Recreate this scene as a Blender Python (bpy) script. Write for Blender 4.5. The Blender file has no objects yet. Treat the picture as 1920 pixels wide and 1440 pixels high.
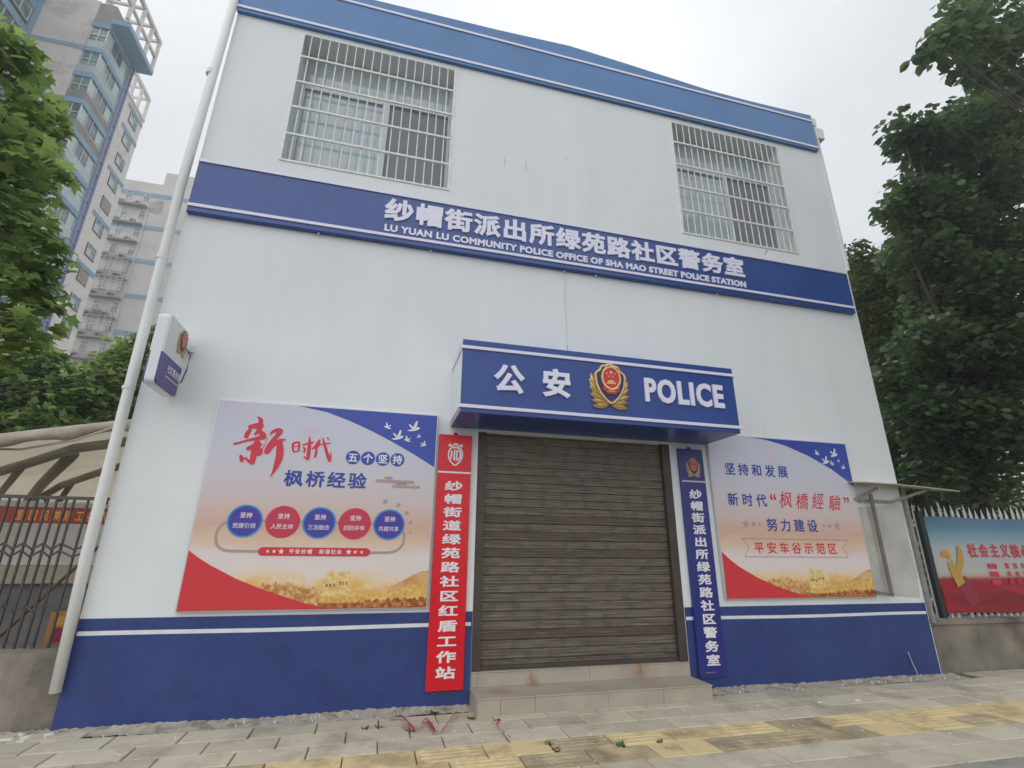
import bpy, math, random
import numpy as np
from mathutils import Vector, Matrix
random.seed(7)
RNG = np.random.default_rng(11)
scene = bpy.context.scene
COL = scene.collection
R = math.radians

# ------------------------------------------------------------------ camera
cam_d = bpy.data.cameras.new("camera"); cam = bpy.data.objects.new("camera", cam_d); COL.objects.link(cam)
cam_d.sensor_width = 36; cam_d.sensor_fit = 'HORIZONTAL'; cam_d.lens = 17.5106
cam_d.clip_start = 0.05; cam_d.clip_end = 2000
cam.matrix_world = Matrix(((0.96742853, -0.08922654, -0.23689799, 0.0),
                           (-0.25298135, -0.30720066, -0.91740296, -5.6),
                           (0.00908147, 0.94745257, -0.31976733, 1.4314),
                           (0, 0, 0, 1)))
scene.camera = cam
# ------------------------------------------------------------------ sky and sun
SUN_EL, SUN_AZ = R(62), R(20)            # sun stands behind the building, veiled by cloud
w = bpy.data.worlds.new("World"); scene.world = w; w.use_nodes = True
nt = w.node_tree; nt.nodes.clear(); N = nt.nodes.new; L = nt.links.new
out = N('ShaderNodeOutputWorld'); mix = N('ShaderNodeMixShader')
sky = N('ShaderNodeTexSky'); sky.sky_type = 'NISHITA'; sky.sun_disc = False
sky.sun_elevation = SUN_EL; sky.sun_rotation = SUN_AZ
b1 = N('ShaderNodeBackground'); b1.inputs['Strength'].default_value = 0.1; L(sky.outputs[0], b1.inputs[0])
tc = N('ShaderNodeTexCoord'); noi = N('ShaderNodeTexNoise'); noi.inputs['Scale'].default_value = 2.2
noi.inputs['Detail'].default_value = 5; noi.inputs['Roughness'].default_value = 0.5
L(tc.outputs['Generated'], noi.inputs['Vector'])
ramp = N('ShaderNodeValToRGB'); ramp.color_ramp.elements[0].position = 0.3; ramp.color_ramp.elements[1].position = 0.7
ramp.color_ramp.elements[0].color = (0.74, 0.77, 0.80, 1); ramp.color_ramp.elements[1].color = (0.96, 0.98, 1.0, 1)
L(noi.outputs['Fac'], ramp.inputs['Fac'])
dot = N('ShaderNodeVectorMath'); dot.operation = 'DOT_PRODUCT'
SD = Vector((math.sin(SUN_AZ) * math.cos(SUN_EL), math.cos(SUN_AZ) * math.cos(SUN_EL), math.sin(SUN_EL)))
L(tc.outputs['Generated'], dot.inputs[0]); dot.inputs[1].default_value = SD
mx = N('ShaderNodeMath'); mx.operation = 'MAXIMUM'; mx.inputs[1].default_value = 0; L(dot.outputs['Value'], mx.inputs[0])
pw = N('ShaderNodeMath'); pw.operation = 'POWER'; pw.inputs[1].default_value = 10; L(mx.outputs[0], pw.inputs[0])
ml = N('ShaderNodeMath'); ml.operation = 'MULTIPLY_ADD'; ml.inputs[1].default_value = 0.20; ml.inputs[2].default_value = 1.0
L(pw.outputs[0], ml.inputs[0])
# bright sky lobe behind the camera, added to light the facade
dot2 = N('ShaderNodeVectorMath'); dot2.operation = 'DOT_PRODUCT'; L(tc.outputs['Generated'], dot2.inputs[0])
dot2.inputs[1].default_value = Vector((-0.62, -0.62, 0.50)).normalized()
mx2 = N('ShaderNodeMath'); mx2.operation = 'MAXIMUM'; mx2.inputs[1].default_value = 0; L(dot2.outputs['Value'], mx2.inputs[0])
pw2 = N('ShaderNodeMath'); pw2.operation = 'POWER'; pw2.inputs[1].default_value = 1.5; L(mx2.outputs[0], pw2.inputs[0])
ml2 = N('ShaderNodeMath'); ml2.operation = 'MULTIPLY_ADD'; ml2.inputs[1].default_value = 0.98; L(pw2.outputs[0], ml2.inputs[0]); L(ml.outputs[0], ml2.inputs[2]); ml = ml2
b2 = N('ShaderNodeBackground'); L(ramp.outputs['Color'], b2.inputs[0]); L(ml.outputs[0], b2.inputs[1])
mix.inputs[0].default_value = 0.92; L(b1.outputs[0], mix.inputs[1]); L(b2.outputs[0], mix.inputs[2]); L(mix.outputs[0], out.inputs[0])
sd = bpy.data.lights.new("sun", 'SUN'); sd.energy = 0.6; sd.angle = R(25); sd.color = (1, 0.96, 0.9)
so = bpy.data.objects.new("sun", sd); COL.objects.link(so); so.rotation_euler = SD.to_track_quat('Z', 'Y').to_euler()
scene.view_settings.view_transform = 'Standard'; scene.view_settings.look = 'None'
scene.view_settings.gamma = 1; scene.view_settings.use_curve_mapping = False
scene.view_settings.exposure = 0.05

# ------------------------------------------------------------------ helpers
class MB:
    """collects shapes in world coordinates; build() links them as ONE mesh object"""
    def __init__(s): s.v = []; s.f = []
    def add(s, vs, fs):
        o = len(s.v); s.v += [tuple(map(float, q)) for q in vs]; s.f += [tuple(i + o for i in f) for f in fs]; return s
    def box(s, x0, x1, y0, y1, z0, z1):
        return s.add([(x0, y0, z0), (x1, y0, z0), (x1, y1, z0), (x0, y1, z0), (x0, y0, z1), (x1, y0, z1), (x1, y1, z1), (x0, y1, z1)],
                     [(0, 3, 2, 1), (4, 5, 6, 7), (0, 1, 5, 4), (1, 2, 6, 5), (2, 3, 7, 6), (3, 0, 4, 7)])
    def bbox(s, x0, x1, y0, y1, z0, z1, b=0.004):
        """box with chamfered front (-y) edges"""
        return s.add([(x0 + b, y0, z0 + b), (x1 - b, y0, z0 + b), (x1 - b, y0, z1 - b), (x0 + b, y0, z1 - b),
                      (x0, y0 + b, z0), (x1, y0 + b, z0), (x1, y0 + b, z1), (x0, y0 + b, z1),
                      (x0, y1, z0), (x1, y1, z0), (x1, y1, z1), (x0, y1, z1)],
                     [(0, 1, 2, 3), (0, 4, 5, 1), (1, 5, 6, 2), (2, 6, 7, 3), (3, 7, 4, 0),
                      (4, 8, 9, 5), (5, 9, 10, 6), (6, 10, 11, 7), (7, 11, 8, 4), (11, 10, 9, 8)])
    def quad(s, a, b, c, d): return s.add([a, b, c, d], [(0, 1, 2, 3)])
    def tube(s, path, r, n=8, cap=True):
        path = [Vector(p) for p in path]; rs = r if isinstance(r, (list, tuple)) else [r] * len(path)
        vs = []; fs = []; ref = None
        for i, p in enumerate(path):
            t = (path[min(i + 1, len(path) - 1)] - path[max(i - 1, 0)]).normalized()
            if ref is None: ref = Vector((0, 0, 1)) if abs(t.z) < 0.9 else Vector((1, 0, 0))
            a = t.cross(ref).normalized(); b = t.cross(a).normalized(); ref = -b if False else ref
            for k in range(n):
                q = 2 * math.pi * k / n; vs.append(p + (a * math.cos(q) + b * math.sin(q)) * rs[i])
        for i in range(len(path) - 1):
            for k in range(n):
                k2 = (k + 1) % n; fs.append((i * n + k, i * n + k2, (i + 1) * n + k2, (i + 1) * n + k))
        if cap: fs.append(tuple(range(n - 1, -1, -1))); fs.append(tuple(range((len(path) - 1) * n, len(path) * n)))
        return s.add(vs, fs)
    def bar(s, a, b, w, d=None):
        """square bar between two points (w across, d deep along y)"""
        a = Vector(a); b = Vector(b); t = (b - a).normalized(); d = w if d is None else d
        up = Vector((0, 1, 0)) if abs(t.y) < 0.9 else Vector((0, 0, 1))
        e = t.cross(up).normalized() * (w / 2); g = t.cross(e).normalized() * (d / 2)
        vs = [a - e - g, a + e - g, a + e + g, a - e + g, b - e - g, b + e - g, b + e + g, b - e + g]
        return s.add(vs, [(0, 3, 2, 1), (4, 5, 6, 7), (0, 1, 5, 4), (1, 2, 6, 5), (2, 3, 7, 6), (3, 0, 4, 7)])
    def prism(s, poly, T, d0, d1):
        """flat polygon (u,v) extruded from depth d0 (back) to d1 (front); T maps (u,v,d) to the world"""
        n = len(poly)
        ar = sum(poly[i][0] * poly[(i + 1) % n][1] - poly[(i + 1) % n][0] * poly[i][1] for i in range(n))
        if ar < 0: poly = poly[::-1]
        vs = [T(u, v, d1) for u, v in poly] + [T(u, v, d0) for u, v in poly]
        fs = [tuple(range(n)), tuple(range(2 * n - 1, n - 1, -1))]
        fs += [(i, n + i, n + (i + 1) % n, (i + 1) % n) for i in range(n)]
        return s.add(vs, fs)
    def build(s, name, m, parent=None, smooth=False):
        o0 = Vector((0, 0, 0)); p = parent
        while p is not None: o0 += p.location; p = p.parent
        me = bpy.data.meshes.new(name)
        me.from_pydata([tuple(Vector(q) - o0) for q in s.v], [], s.f)
        if smooth: me.polygons.foreach_set('use_smooth', [True] * len(me.polygons))
        me.materials.append(m); me.update()
        o = bpy.data.objects.new(name, me); COL.objects.link(o); o.parent = parent
        return o
def tag(o, label=None, cat=None, group=None, kind=None):
    if label: o['label'] = label
    if cat: o['category'] = cat
    if group: o['group'] = group
    if kind: o['kind'] = kind
    return o
def thing(name, label, cat, loc, group=None):
    o = bpy.data.objects.new(name, None); COL.objects.link(o); o.location = loc; o.empty_display_size = 0.2
    return tag(o, label, cat, group)
def copy_tree(o, parent=None):
    c = o.copy(); COL.objects.link(c); c.parent = parent
    for ch in list(o.children): copy_tree(ch, c)
    return c
def ell(cx, cy, rx, ry, n=32, a0=0, a1=360):
    return [(cx + rx * math.cos(R(a0 + (a1 - a0) * k / n)), cy + ry * math.sin(R(a0 + (a1 - a0) * k / n))) for k in range(n + (a1 - a0 != 360))]
def star(cx, cy, r, rot=90, k=0.4):
    return [(cx + (r if i % 2 == 0 else r * k) * math.cos(R(rot + 36 * i)), cy + (r if i % 2 == 0 else r * k) * math.sin(R(rot + 36 * i))) for i in range(10)]
def stroke(pts):
    """brush stroke outline from (u,v,halfwidth) points"""
    P = []
    for i in range(len(pts) - 1):                      # densify with a Catmull-Rom spline
        p0 = pts[max(i - 1, 0)]; p1 = pts[i]; p2 = pts[i + 1]; p3 = pts[min(i + 2, len(pts) - 1)]
        for k in range(6):
            t = k / 6
            P.append(tuple(0.5 * (2 * b + (c - a) * t + (2 * a - 5 * b + 4 * c - d) * t * t + (3 * b - a - 3 * c + d) * t ** 3) for a, b, c, d in zip(p0, p1, p2, p3)))
    P.append(tuple(pts[-1])); polys = []; prev = None
    for i, (u, v, h) in enumerate(P):
        a = P[max(i - 1, 0)]; b = P[min(i + 1, len(P) - 1)]
        dx, dy = b[0] - a[0], b[1] - a[1]; l = math.hypot(dx, dy) or 1; h = max(h, 0.0005)
        cur = ((u - dy / l * h, v + dx / l * h), (u + dy / l * h, v - dx / l * h))
        if prev: polys.append([prev[0], prev[1], cur[1], cur[0]])
        prev = cur
    return polys
def Tw(y):  return lambda u, v, d: (u, y - d, v)          # on a wall that faces the street (-y)
def Tsx(x): return lambda u, v, d: (x + d, u, v)          # on a face looking along +x

# ---- lettering from the built-in typeface
_tc = bpy.data.curves.new("lettering_source", 'FONT'); _to = bpy.data.objects.new("lettering_source", _tc)
COL.objects.link(_to); _cache = {}
def glyphs(body, bold, space=1.0):
    """outline thickened by a flat bevel, so that thin strokes become bold without breaking the fill"""
    if (body, bold) in _cache: return _cache[(body, bold)]
    _tc.body = body; _tc.offset = 0; _tc.space_character = space; _tc.extrude = 0.05; _tc.bevel_depth = bold; _tc.bevel_resolution = 0
    _tc.resolution_u = 3; _tc.fill_mode = 'FRONT'
    dg = bpy.context.evaluated_depsgraph_get(); dg.update()
    me = bpy.data.meshes.new_from_object(_to.evaluated_get(dg))
    v = [tuple(q.co) for q in me.vertices]; f = [tuple(p.vertices) for p in me.polygons]
    bpy.data.meshes.remove(me); _cache[(body, bold)] = (v, f); return v, f
def put_glyph(mb, vf, fu, T, d0, d1):
    vv, ff = vf; deep = d1 - d0 > 0.004; zt = max(q[2] for q in vv)
    edge = 0.0499
    def dep(z):
        if z > zt - 1e-4: return d1
        return d1 - min(.0005, (d1 - d0) * .1 + .0002) if z > edge else d0
    keep = [p for p in ff if (all(vv[i][2] > edge for i in p) or (deep and any(vv[i][2] > edge for i in p)))]
    used = {}; vs = []; fs = []
    for p in keep:
        q = []
        for i in p:
            if i not in used: used[i] = len(vs); u, v = fu(vv[i][0], vv[i][1]); vs.append(T(u, v, dep(vv[i][2])))
            q.append(used[i])
        fs.append(tuple(q))
    mb.add(vs, fs)
def cjk(mb, chars, x0, z0, w, h, pitch, T, d0, d1, bold=0.02, vertical=False, shear=0.0):
    """each character's ink fills about w x h; x0,z0 = lower left of the first one"""
    for i, ch in enumerate(chars):
        if ch == ' ': continue
        sx, sy = w / 0.92, h / 0.92
        ox = x0 - 0.04 * sx + (0 if vertical else i * pitch); oz = z0 + 0.08 * sy - (i * pitch if vertical else 0)
        put_glyph(mb, glyphs(ch, bold), lambda a, b: (ox + a * sx + shear * b * sy, oz + b * sy), T, d0, d1)
def latin(mb, body, x0, x1, z0, z1, T, d0, d1, bold=0.02, space=1.1):
    vf = glyphs(body, bold, space); xs = [q[0] for q in vf[0]]; ys = [q[1] for q in vf[0]]
    kx = (x1 - x0) / (max(xs) - min(xs)); kz = (z1 - z0) / (max(ys) - min(ys))
    put_glyph(mb, vf, lambda a, b: (x0 + (a - min(xs)) * kx, z0 + (b - min(ys)) * kz), T, d0, d1)

# ------------------------------------------------------------------ materials
def nodes(m):
    m.use_nodes = True; return m.node_tree, m.node_tree.nodes.new, m.node_tree.links.new, m.node_tree.nodes['Principled BSDF']
def mat(name, col, rough=0.6, metal=0.0, col2=None, scale=4.0, stretch=(1, 1, 1), lo=0.35, hi=0.65, bump=0.0, bscale=60.0,
        spec=0.5, attr=None, transl=0.0, rough2=None, stain=None):
    m = bpy.data.materials.new(name); t, N, L, p = nodes(m)
    p.inputs['Roughness'].default_value = rough; p.inputs['Metallic'].default_value = metal
    p.inputs['Specular IOR Level'].default_value = spec
    p.inputs['Base Color'].default_value = (*col, 1)
    g = N('ShaderNodeNewGeometry'); mp = N('ShaderNodeMapping'); mp.inputs['Scale'].default_value = stretch
    L(g.outputs['Position'], mp.inputs['Vector'])
    if col2 is not None:
        n = N('ShaderNodeTexNoise'); n.inputs['Scale'].default_value = scale; n.inputs['Detail'].default_value = 6
        n.inputs['Roughness'].default_value = 0.6; L(mp.outputs[0], n.inputs['Vector'])
        r = N('ShaderNodeValToRGB'); r.color_ramp.elements[0].position = lo; r.color_ramp.elements[1].position = hi
        r.color_ramp.elements[0].color = (*col, 1); r.color_ramp.elements[1].color = (*col2, 1)
        src = n.outputs['Fac']
        if attr:
            a = N('ShaderNodeAttribute'); a.attribute_name = attr
            ad = N('ShaderNodeMath'); ad.operation = 'ADD'; sb = N('ShaderNodeMath'); sb.operation = 'MULTIPLY_ADD'
            sb.inputs[1].default_value = 0.5; sb.inputs[2].default_value = -0.25
            L(a.outputs['Fac'], sb.inputs[0]); L(src, ad.inputs[0]); L(sb.outputs[0], ad.inputs[1]); src = ad.outputs[0]
        L(src, r.inputs['Fac']); colsock = r.outputs['Color']
        if stain:                                    # dirt: darker blots with their own shape
            sc_, amt, lo_, hi_ = stain
            n2 = N('ShaderNodeTexNoise'); n2.inputs['Scale'].default_value = sc_; n2.inputs['Detail'].default_value = 9; n2.inputs['Roughness'].default_value = 0.7
            L(mp.outputs[0], n2.inputs['Vector']); r2 = N('ShaderNodeValToRGB'); r2.color_ramp.elements[0].position = lo_; r2.color_ramp.elements[1].position = hi_
            r2.color_ramp.elements[0].color = (amt, amt * .97, amt * .92, 1); r2.color_ramp.elements[1].color = (1, 1, 1, 1); L(n2.outputs['Fac'], r2.inputs['Fac'])
            mu = N('ShaderNodeMix'); mu.data_type = 'RGBA'; mu.blend_type = 'MULTIPLY'; mu.inputs[0].default_value = 1
            L(colsock, mu.inputs[6]); L(r2.outputs[0], mu.inputs[7]); colsock = mu.outputs[2]
        L(colsock, p.inputs['Base Color'])
        if rough2 is not None:
            mr = N('ShaderNodeMapRange'); mr.inputs['To Min'].default_value = rough; mr.inputs['To Max'].default_value = rough2
            L(n.outputs['Fac'], mr.inputs['Value']); L(mr.outputs[0], p.inputs['Roughness'])
    if bump:
        bn = N('ShaderNodeTexNoise'); bn.inputs['Scale'].default_value = bscale; bn.inputs['Detail'].default_value = 4
        L(mp.outputs[0], bn.inputs['Vector'])
        b = N('ShaderNodeBump'); b.inputs['Strength'].default_value = bump; b.inputs['Distance'].default_value = 0.01
        L(bn.outputs['Fac'], b.inputs['Height']); L(b.outputs[0], p.inputs['Normal'])
    if transl:
        tr = N('ShaderNodeBsdfTranslucent'); ms = N('ShaderNodeMixShader'); ms.inputs[0].default_value = transl
        if col2 is not None: L(colsock, tr.inputs[0])
        else: tr.inputs[0].default_value = (*col, 1)
        o = t.nodes['Material Output']; L(p.outputs[0], ms.inputs[1]); L(tr.outputs[0], ms.inputs[2]); L(ms.outputs[0], o.inputs[0])
    return m
M = {}
M['wall_side'] = mat('wall_side', (0.74, 0.76, 0.76), 0.85, col2=(0.66, 0.68, 0.68), scale=0.8, bump=0.15, bscale=30)
M['sign_blue'] = mat('sign_blue', (0.034, 0.080, 0.285), 0.32, col2=(0.042, 0.092, 0.31), scale=1.0, spec=0.6, stain=(2.5, .9, .35, .5))
M['top_blue'] = mat('top_blue', (0.055, 0.175, 0.42), 0.33, col2=(0.066, 0.195, 0.45), scale=0.7, spec=0.6, stain=(1.5, .92, .35, .5))  # base colour lightened to carry the lens veil over the top band
M['dado_blue'] = mat('dado_blue', (0.026, 0.048, 0.190), 0.5, col2=(0.034, 0.062, 0.215), scale=1.6, bump=0.15, bscale=25, spec=0.4, stain=(3.0, .88, .36, .50))
M['canopy_blue'] = mat('canopy_blue', (0.022, 0.062, 0.270), 0.30, col2=(0.026, 0.070, 0.29), scale=1.0)
M['plaque_blue'] = mat('plaque_blue', (0.022, 0.028, 0.20), 0.3)
M['trim'] = mat('trim', (0.80, 0.79, 0.90), 0.45)
M['letter'] = mat('letter', (0.82, 0.80, 0.92), 0.4)
M['white_paint'] = mat('white_paint', (0.80, 0.81, 0.82), 0.6, col2=(0.72, 0.73, 0.74), scale=8)
M['pvc'] = mat('pvc', (0.79, 0.80, 0.78), 0.5, col2=(0.72, 0.735, 0.71), scale=1.5, stretch=(1, 1, 0.25))
M['steel'] = mat('steel', (0.86, 0.85, 0.81), 0.4, 0.0, col2=(0.70, 0.68, 0.63), scale=12)
M['dark_steel'] = mat('dark_steel', (0.06, 0.06, 0.058), 0.5, 0.3, col2=(0.10, 0.085, 0.07), scale=10)
M['alu'] = mat('alu', (0.56, 0.62, 0.64), 0.4, 0.15)
M['glass'] = mat('glass', (0.43, 0.50, 0.53), 0.05, spec=1.0)
M['glass_dark'] = mat('glass_dark', (0.10, 0.125, 0.15), 0.08, spec=0.7)
M['screen'] = mat('screen', (0.235, 0.25, 0.275), 0.6)
M['frame_white'] = mat('frame_white', (0.62, 0.60, 0.62), 0.35, 0.5)
M['red_panel'] = mat('red_panel', (0.70, 0.012, 0.022), 0.25, spec=0.4)
M['brown'] = mat('brown', (0.062, 0.046, 0.040), 0.5, 0.2, col2=(0.085, 0.066, 0.056), scale=5, bump=0.05)
M['tile'] = mat('tile', (0.42, 0.37, 0.29), 0.5, col2=(0.34, 0.30, 0.24), scale=5, bump=0.05, bscale=80)
M['concrete'] = mat('concrete', (0.34, 0.295, 0.24), 0.9, col2=(0.17, 0.15, 0.125), scale=1.6, lo=0.3, hi=0.7, bump=0.5, bscale=30, stain=(1.1, .5, .38, .55))
M['concrete_dark'] = mat('concrete_dark', (0.36, 0.31, 0.26), 0.9, col2=(0.17, 0.15, 0.13), scale=1.4, lo=0.35, hi=0.66, bump=0.5, bscale=26, stain=(1.3, .6, .38, .55))
M['mortar'] = mat('mortar', (0.52, 0.47, 0.385), 0.95, col2=(0.40, 0.36, 0.29), scale=8, lo=0.35, hi=0.62, bump=0.5, bscale=45, stain=(6, .6, .4, .5))
M['paver'] = mat('paver', (0.48, 0.43, 0.33), 0.88, col2=(0.64, 0.575, 0.45), scale=3.0, lo=0.2, hi=0.8, bump=0.4, bscale=90, attr='slab', stain=(1.7, .66, .34, .50))
M['paver_yellow'] = mat('paver_yellow', (0.40, 0.335, 0.225), 0.85, col2=(0.72, 0.575, 0.31), scale=4.5, lo=0.28, hi=0.66, bump=0.35, bscale=80, attr='slab', stain=(2.6, .58, .36, .52))
M['joint'] = mat('joint', (0.11, 0.095, 0.078), 0.95, col2=(0.20, 0.18, 0.15), scale=12)
M['kerb'] = mat('kerb', (0.38, 0.36, 0.32), 0.85, col2=(0.26, 0.245, 0.22), scale=6, bump=0.4)
M['asphalt'] = mat('asphalt', (0.050, 0.050, 0.050), 0.9, col2=(0.075, 0.073, 0.07), scale=40, bump=0.6, bscale=150)
M['earth'] = mat('earth', (0.10, 0.085, 0.06), 0.95, col2=(0.06, 0.075, 0.035), scale=0.8)
M['chip'] = mat('chip', (0.72, 0.71, 0.68), 0.9)
M['ribbon'] = mat('ribbon', (0.50, 0.06, 0.075), 0.55, col2=(0.34, 0.04, 0.05), scale=20)
M['weed'] = mat('weed', (0.045, 0.10, 0.025), 0.7, col2=(0.09, 0.12, 0.03), scale=30)
M['gold'] = mat('gold', (0.80, 0.58, 0.27), 0.32, 0.5, col2=(0.62, 0.42, 0.16), scale=25)
M['gold_dull'] = mat('gold_dull', (0.50, 0.36, 0.20), 0.5, 0.2)
M['emblem_red'] = mat('emblem_red', (0.66, 0.03, 0.035), 0.3)
M['emblem_blue'] = mat('emblem_blue', (0.012, 0.03, 0.13), 0.35)
M['print_red'] = mat('print_red', (0.66, 0.035, 0.045), 0.45)
M['ink_red'] = mat('ink_red', (0.66, 0.035, 0.07), 0.5)
M['ink_blue'] = mat('ink_blue', (0.035, 0.065, 0.36), 0.5)
M['print_blue'] = mat('print_blue', (0.040, 0.075, 0.40), 0.4)
M['circle_blue'] = mat('circle_blue', (0.065, 0.045, 0.34), 0.45)
M['circle_rim'] = mat('circle_rim', (0.03, 0.28, 0.68), 0.45)
M['circle_red'] = mat('circle_red', (0.56, 0.04, 0.09), 0.45)
M['ink_tan'] = mat('ink_tan', (0.46, 0.33, 0.31), 0.5)
M['ink_cream'] = mat('ink_cream', (0.86, 0.72, 0.66), 0.5)
M['ink_white'] = mat('ink_white', (0.82, 0.80, 0.84), 0.5)
M['ink_halo'] = mat('ink_halo', (0.80, 0.74, 0.78), 0.5)
M['ink_pink'] = mat('ink_pink', (0.72, 0.56, 0.64), 0.5)
M['purple'] = mat('purple', (0.075, 0.055, 0.26), 0.25)
M['box_white'] = mat('box_white', (0.72, 0.75, 0.78), 0.25)
M['membrane'] = mat('membrane', (0.62, 0.54, 0.42), 0.8, col2=(0.50, 0.44, 0.34), scale=1.2, transl=0.7)
M['valance'] = mat('valance', (0.50, 0.43, 0.36), 0.75, col2=(0.34, 0.29, 0.24), scale=4, bump=0.6, bscale=7)
M['truss'] = mat('truss', (0.34, 0.32, 0.255), 0.6, col2=(0.27, 0.25, 0.20), scale=3)
M['pole_brown'] = mat('pole_brown', (0.16, 0.09, 0.055), 0.6)
M['panel_white'] = mat('panel_white', (0.76, 0.76, 0.72), 0.6, col2=(0.66, 0.65, 0.61), scale=2)
M['panel_grey'] = mat('panel_grey', (0.23, 0.22, 0.22), 0.7, col2=(0.16, 0.155, 0.155), scale=2)
M['beige'] = mat('beige', (0.48, 0.43, 0.33), 0.7)
M['dark'] = mat('dark', (0.012, 0.012, 0.014), 0.8)
M['orange'] = mat('orange', (0.50, 0.16, 0.05), 0.6, col2=(0.42, 0.30, 0.10), scale=6)
M['yellow'] = mat('yellow', (0.55, 0.34, 0.07), 0.6)
M['maroon'] = mat('maroon', (0.30, 0.03, 0.06), 0.6)
M['led_red'] = mat('led_red', (0.32, 0.03, 0.03), 0.6)
M['led_yellow'] = mat('led_yellow', (0.68, 0.33, 0.05), 0.6)
M['tower_beige'] = mat('tower_beige', (0.66, 0.61, 0.575), 0.85, col2=(0.53, 0.485, 0.455), scale=0.32, lo=0.3, hi=0.75, bump=0.1, bscale=3, stain=(.5, .82, .42, .48))
M['tower_white'] = mat('tower_white', (0.74, 0.705, 0.68), 0.85, col2=(0.64, 0.61, 0.585), scale=0.3, lo=0.3, hi=0.75, stain=(.6, .85, .4, .47))
M['tower_far'] = mat('tower_far', (0.60, 0.57, 0.54), 0.85, col2=(0.47, 0.445, 0.42), scale=0.35, lo=0.3, hi=0.75)
M['tower_blue'] = mat('tower_blue', (0.16, 0.30, 0.43), 0.7, col2=(0.20, 0.35, 0.47), scale=0.5)
M['tower_purple'] = mat('tower_purple', (0.27, 0.30, 0.45), 0.7)
M['tower_teal'] = mat('tower_teal', (0.42, 0.50, 0.51), 0.4, col2=(0.35, 0.42, 0.43), scale=0.8)
M['tower_glass'] = mat('tower_glass', (0.05, 0.085, 0.09), 0.1, col2=(0.18, 0.25, 0.25), scale=0.6, lo=0.45, hi=0.6, spec=0.9)
M['curtain'] = mat('curtain', (0.42, 0.52, 0.50), 0.4)
M['tower_grey'] = mat('tower_grey', (0.34, 0.325, 0.305), 0.85, col2=(0.26, 0.25, 0.235), scale=0.8)
M['soot'] = mat('soot', (0.30, 0.28, 0.26), 0.9, col2=(0.42, 0.39, 0.37), scale=0.9)
M['brick_box'] = mat('brick_box', (0.26, 0.12, 0.08), 0.8)
M['bark'] = mat('bark', (0.085, 0.07, 0.055), 0.9, col2=(0.045, 0.037, 0.03), scale=6, stretch=(1, 1, 0.3), bump=0.6)
M['leaf_plane'] = mat('leaf_plane', (0.095, 0.175, 0.045), 0.45, col2=(0.38, 0.50, 0.15), scale=1.2, lo=0.25, hi=0.75, attr='leaf', transl=0.52, spec=0.4)
M['leaf_mid'] = mat('leaf_mid', (0.095, 0.19, 0.055), 0.45, col2=(0.36, 0.50, 0.15), scale=0.9, lo=0.25, hi=0.75, attr='leaf', transl=0.5, spec=0.4)
M['leaf_dark'] = mat('leaf_dark', (0.060, 0.115, 0.058), 0.38, col2=(0.160, 0.235, 0.100), scale=0.7, lo=0.25, hi=0.75, attr='leaf', transl=0.48, spec=0.55)
M['leaf_small'] = mat('leaf_small', (0.065, 0.125, 0.045), 0.45, col2=(0.22, 0.26, 0.085), scale=0.8, lo=0.3, hi=0.8, attr='leaf', transl=0.45, spec=0.45)
M['fence_white'] = mat('fence_white', (0.72, 0.73, 0.72), 0.5, col2=(0.56, 0.57, 0.56), scale=8)
M['post_green'] = mat('post_green', (0.018, 0.026, 0.024), 0.5)
M['frame_grey'] = mat('frame_grey', (0.30, 0.285, 0.26), 0.5, col2=(0.23, 0.215, 0.19), scale=6)
M['frame_brown'] = mat('frame_brown', (0.16, 0.135, 0.11), 0.55, col2=(0.22, 0.20, 0.17), scale=6)
M['car_paint'] = mat('car_paint', (0.42, 0.50, 0.58), 0.2, 0.4)
M['tyre'] = mat('tyre', (0.02, 0.02, 0.02), 0.8)
M['pale_wall'] = mat('pale_wall', (0.55, 0.52, 0.45), 0.85, col2=(0.45, 0.42, 0.36), scale=0.5)
M['text_grey'] = mat('text_grey', (0.14, 0.145, 0.15), 0.6)
M['info_white'] = mat('info_white', (0.46, 0.46, 0.44), 0.5)
M['info_blue'] = mat('info_blue', (0.03, 0.06, 0.14), 0.5)
M['black_plastic'] = mat('black_plastic', (0.03, 0.03, 0.033), 0.5)
M['lamp_lens'] = mat('lamp_lens', (0.55, 0.68, 0.78), 0.1)

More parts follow.
